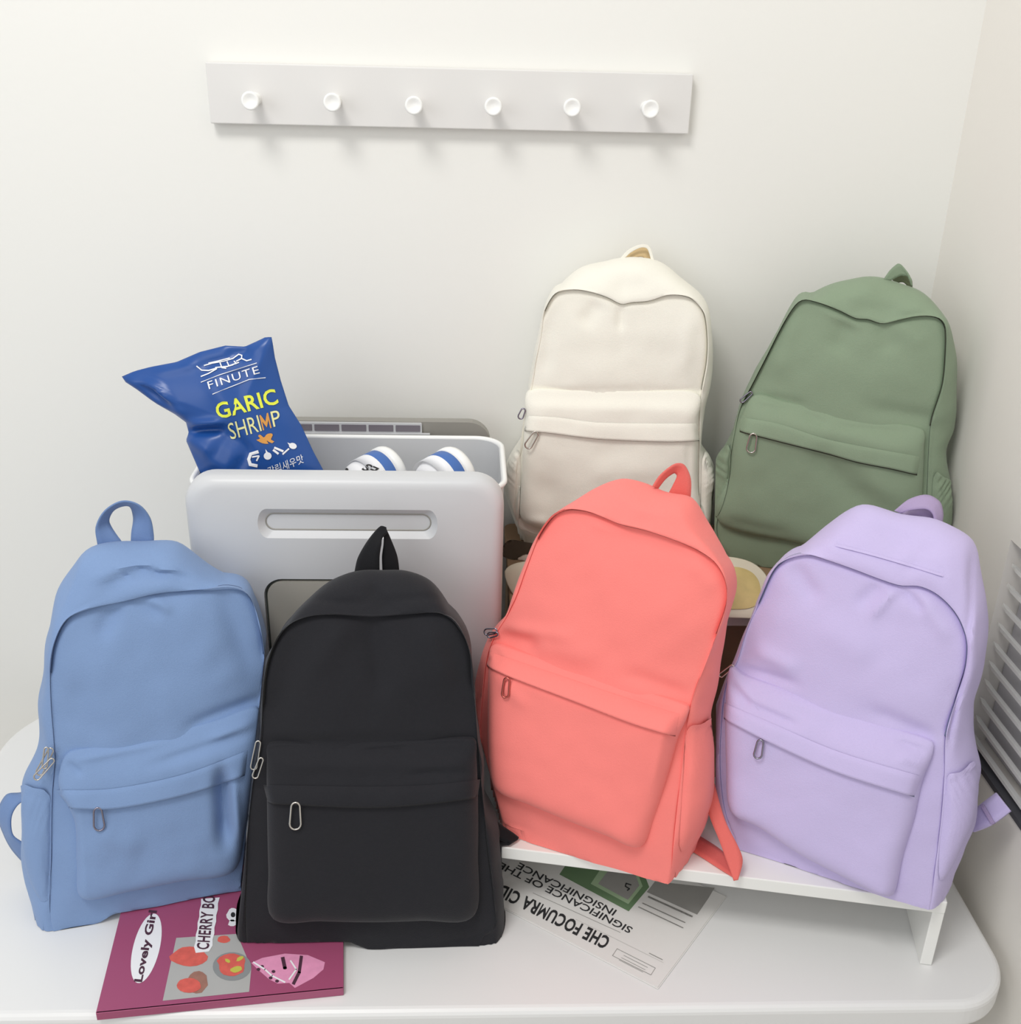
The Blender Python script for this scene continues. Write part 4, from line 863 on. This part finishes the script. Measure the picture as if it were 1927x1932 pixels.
shape_mesh([z9(*oval(730, 812, 85, 52, 0, 16, .08))], sm3, 'fruit_drawing', M_fruit, mg)
shape_mesh([z9(*oval(1030, 680, 135, 100, 0, 26))], sm2, 'bowl_drawing', M_bowl, mg)
shape_mesh([z9(*oval(1028, 668, 100, 80, 0, 18, .15))], sm3, 'fruit_drawing', M_fruit, mg)
shape_mesh([z9(*oval(1060, 700, 40, 22, -.3, 10, .3)), z9(*oval(1000, 640, 22, 12, .5, 9, .3)), z9(*oval(1085, 625, 30, 14, -.5, 9, .3))], zs(T+MT+0.0008), 'fruit_lime_drawing', M_lime, mg)  # lime patches printed over the fruit in the bowl
shape_mesh([z9(*oval(975, 490, 45, 26, 0, 12, .2))], sm2, 'fruit_drawing', M_fruit, mg)
ol = [(800+k*6.2-(6 if k % 2 else 0)-36+(0 if k else 12), 585-k*42) for k in range(10)]; orr = [(800+k*6.2+(6 if k % 2 else 0)+82-(0 if k else 14), 575-k*42) for k in range(10)]
shape_mesh([z9(ol[k], orr[k], orr[k+1], ol[k+1]) for k in range(9)], sm3, 'title_outline', M_white, mg)
text_mesh('CHERRY BOM', quad_fn(p9(868, 562), v9(55, -430), v9(-88, -5), zs(T+MT+0.0009)), 'lettering', M_plum, mg, bold=0.02, spacing=1.06)
shape_mesh([z9(*oval(1035, 318, 42, 48, 0, 14, .15)), z9(*oval(1030, 375, 30, 24, 0, 10, .3))], sm2, 'cherry_sticker_print', M_white, mg)
shape_mesh([z9(*oval(1037, 318, 16, 18))], sm3, 'cherry_sticker_centre', M_ink, mg)
shape_mesh([z9((1165, 655), (1240, 620), (1400, 590), (1560, 600), (1680, 650), (1670, 700), (1600, 760), (1470, 830), (1430, 795), (1350, 800), (1290, 770), (1210, 700))], sm, 'sundae_drawing', M_lpink, mg)
shape_mesh(stroke(z9((1515, 610), (1500, 720), (1460, 800)), 6)+stroke(z9((1385, 620), (1400, 690)), 7), sm2, 'sundae_line_drawing', M_plum, mg)
shape_mesh([z9(*oval(x, y, 14, 11, 0, 8)) for x, y in ((1215, 700), (1320, 715), (1300, 760), (1345, 782), (1240, 680), (1400, 690))], sm2, 'dots_print', M_plum, mg)
shape_mesh(stroke(z9((1180, 650), (1260, 700), (1310, 745), (1400, 790)), 3)+stroke(z9((1440, 640), (1480, 700), (1430, 770)), 3), sm3, 'sundae_white_drawing', M_white, mg)  # thin white lines printed on the sundae

nw = thing('newspaper', at_z(1150, 1790, T), 'newspaper with upside-down black headline lying on the table beside the black backpack', 'newspaper')
def nq(a, b): p = n0+nu*a+nv*b; return (float(p[0]), float(p[1]))
prism('sheet', [nq(-0.0012, -0.0012), nq(-0.0012, 0.171), nq(0.245, 0.171), nq(0.245, -0.0012)][::-1] if np.cross(nu, nv)[2] < 0 else [nq(0, 0), nq(0.245, 0), nq(0.245, 0.17), nq(0, 0.17)], T+0.0005, T+0.0011, M_paper, nw)
prism('sheet', [nq(0, 0), nq(0, 0.170), nq(0.24, 0.170), nq(0.24, 0)], T+0.0012, T+0.0021, M_paper, nw)
NT = T+0.0022
g0, g1, g2_ = zs(NT+.0001), zs(NT+.0003), zs(NT+.0005)
def z7(*pts): return [(900+x*.3114, 1560+y*.3114) for x, y in pts]
def p7(x, y): return (900+x*.3114, 1560+y*.3114)
def v7(x, y): return (x*.3114, y*.3114)
text_mesh('CHE FOCUMRA CIDI', quad_fn(p7(815, 672), v7(-680, -338), v7(-42, 72), g1), 'headline', M_ink, nw, bold=0.03, spacing=1.1)
text_mesh('SIGNIFICANCE OF THE', quad_fn(p7(948, 612), v7(-800, -400), v7(-26, 34), g1), 'headline', M_ink, nw, bold=0.012)
text_mesh('INSIGNIFICANCE', quad_fn(p7(850, 505), v7(-590, -290), v7(-26, 34), g1), 'headline', M_ink, nw, bold=0.012)
M_dgreen = mat('frame_green_print', (104, 132, 96), 0.8); M_lgreen = mat('pale_green_print', (160, 184, 148), 0.8); M_pg = mat('photo_grey_print', (150, 148, 144), 0.8, var=0.06, vscale=60)
shape_mesh([z7((500, 288), (920, 512), (1045, 365), (980, 200), (560, 200))], g0, 'frame_print', M_dgreen, nw)
shape_mesh([z7((690, 345), (918, 468), (1005, 360), (960, 240), (760, 240))], g1, 'frame_inner_print', M_lgreen, nw)
shape_mesh([z7((735, 345), (915, 442), (985, 355), (950, 260), (800, 260))], g2_, 'portrait_print', M_pg, nw)
shape_mesh(stroke(z7((935, 352), (905, 342), (900, 360), (925, 375), (912, 385)), 2.2), zs(NT+.0007), 'portrait_mark', M_ink, nw)
shape_mesh([z7((1335, 532), (1030, 395), (1080, 330), (1440, 370), (1405, 430))], g0, 'photo_print', M_pg, nw)
def lines(n, a, b, off, m, w, nm):
    S_ = []
    for i in range(n):
        S_ += stroke(z7((a[0]+off[0]*i, a[1]+off[1]*i), (b[0]+off[0]*i, b[1]+off[1]*i)), w)
    return shape_mesh(S_, g1, nm, m, nw)
random.seed(9)
def word_row(a, b, n, w, m):
    S_ = []; t = 0.0
    while t < 1:
        L = random.uniform(0.5, 1.3)/n; e = min(1, t+L*0.78); S_ += stroke(z7((a[0]+(b[0]-a[0])*t, a[1]+(b[1]-a[1])*t), (a[0]+(b[0]-a[0])*e, a[1]+(b[1]-a[1])*e)), w); t += L
    return shape_mesh(S_, g1, 'small_print', m, nw)
word_row((1305, 543), (1040, 423), 16, 3.2, M_inkg); word_row((1262, 580), (1005, 462), 22, 1.8, M_inkg); word_row((1250, 612), (980, 485), 22, 1.8, M_inkg)
lines(1, (870, 640), (340, 400), (0, 0), M_inkg, 0.7, 'rule')
lines(1, (1130, 822), (600, 560), (0, 0), mat('pale_rule', (196, 194, 190), 0.8), 0.6, 'rule')
bx_ = z7((850, 738), (1082, 855), (1055, 897), (822, 780), (850, 738)); shape_mesh(stroke(bx_, 0.8), g1, 'box_outline', M_inkg, nw)
lines(3, (1035, 852), (890, 778), (-14, 14), M_inkg, 0.7, 'small_print')
lines(1, (1125, 805), (1045, 765), (0, 0), M_inkg, 1.2, 'small_print')
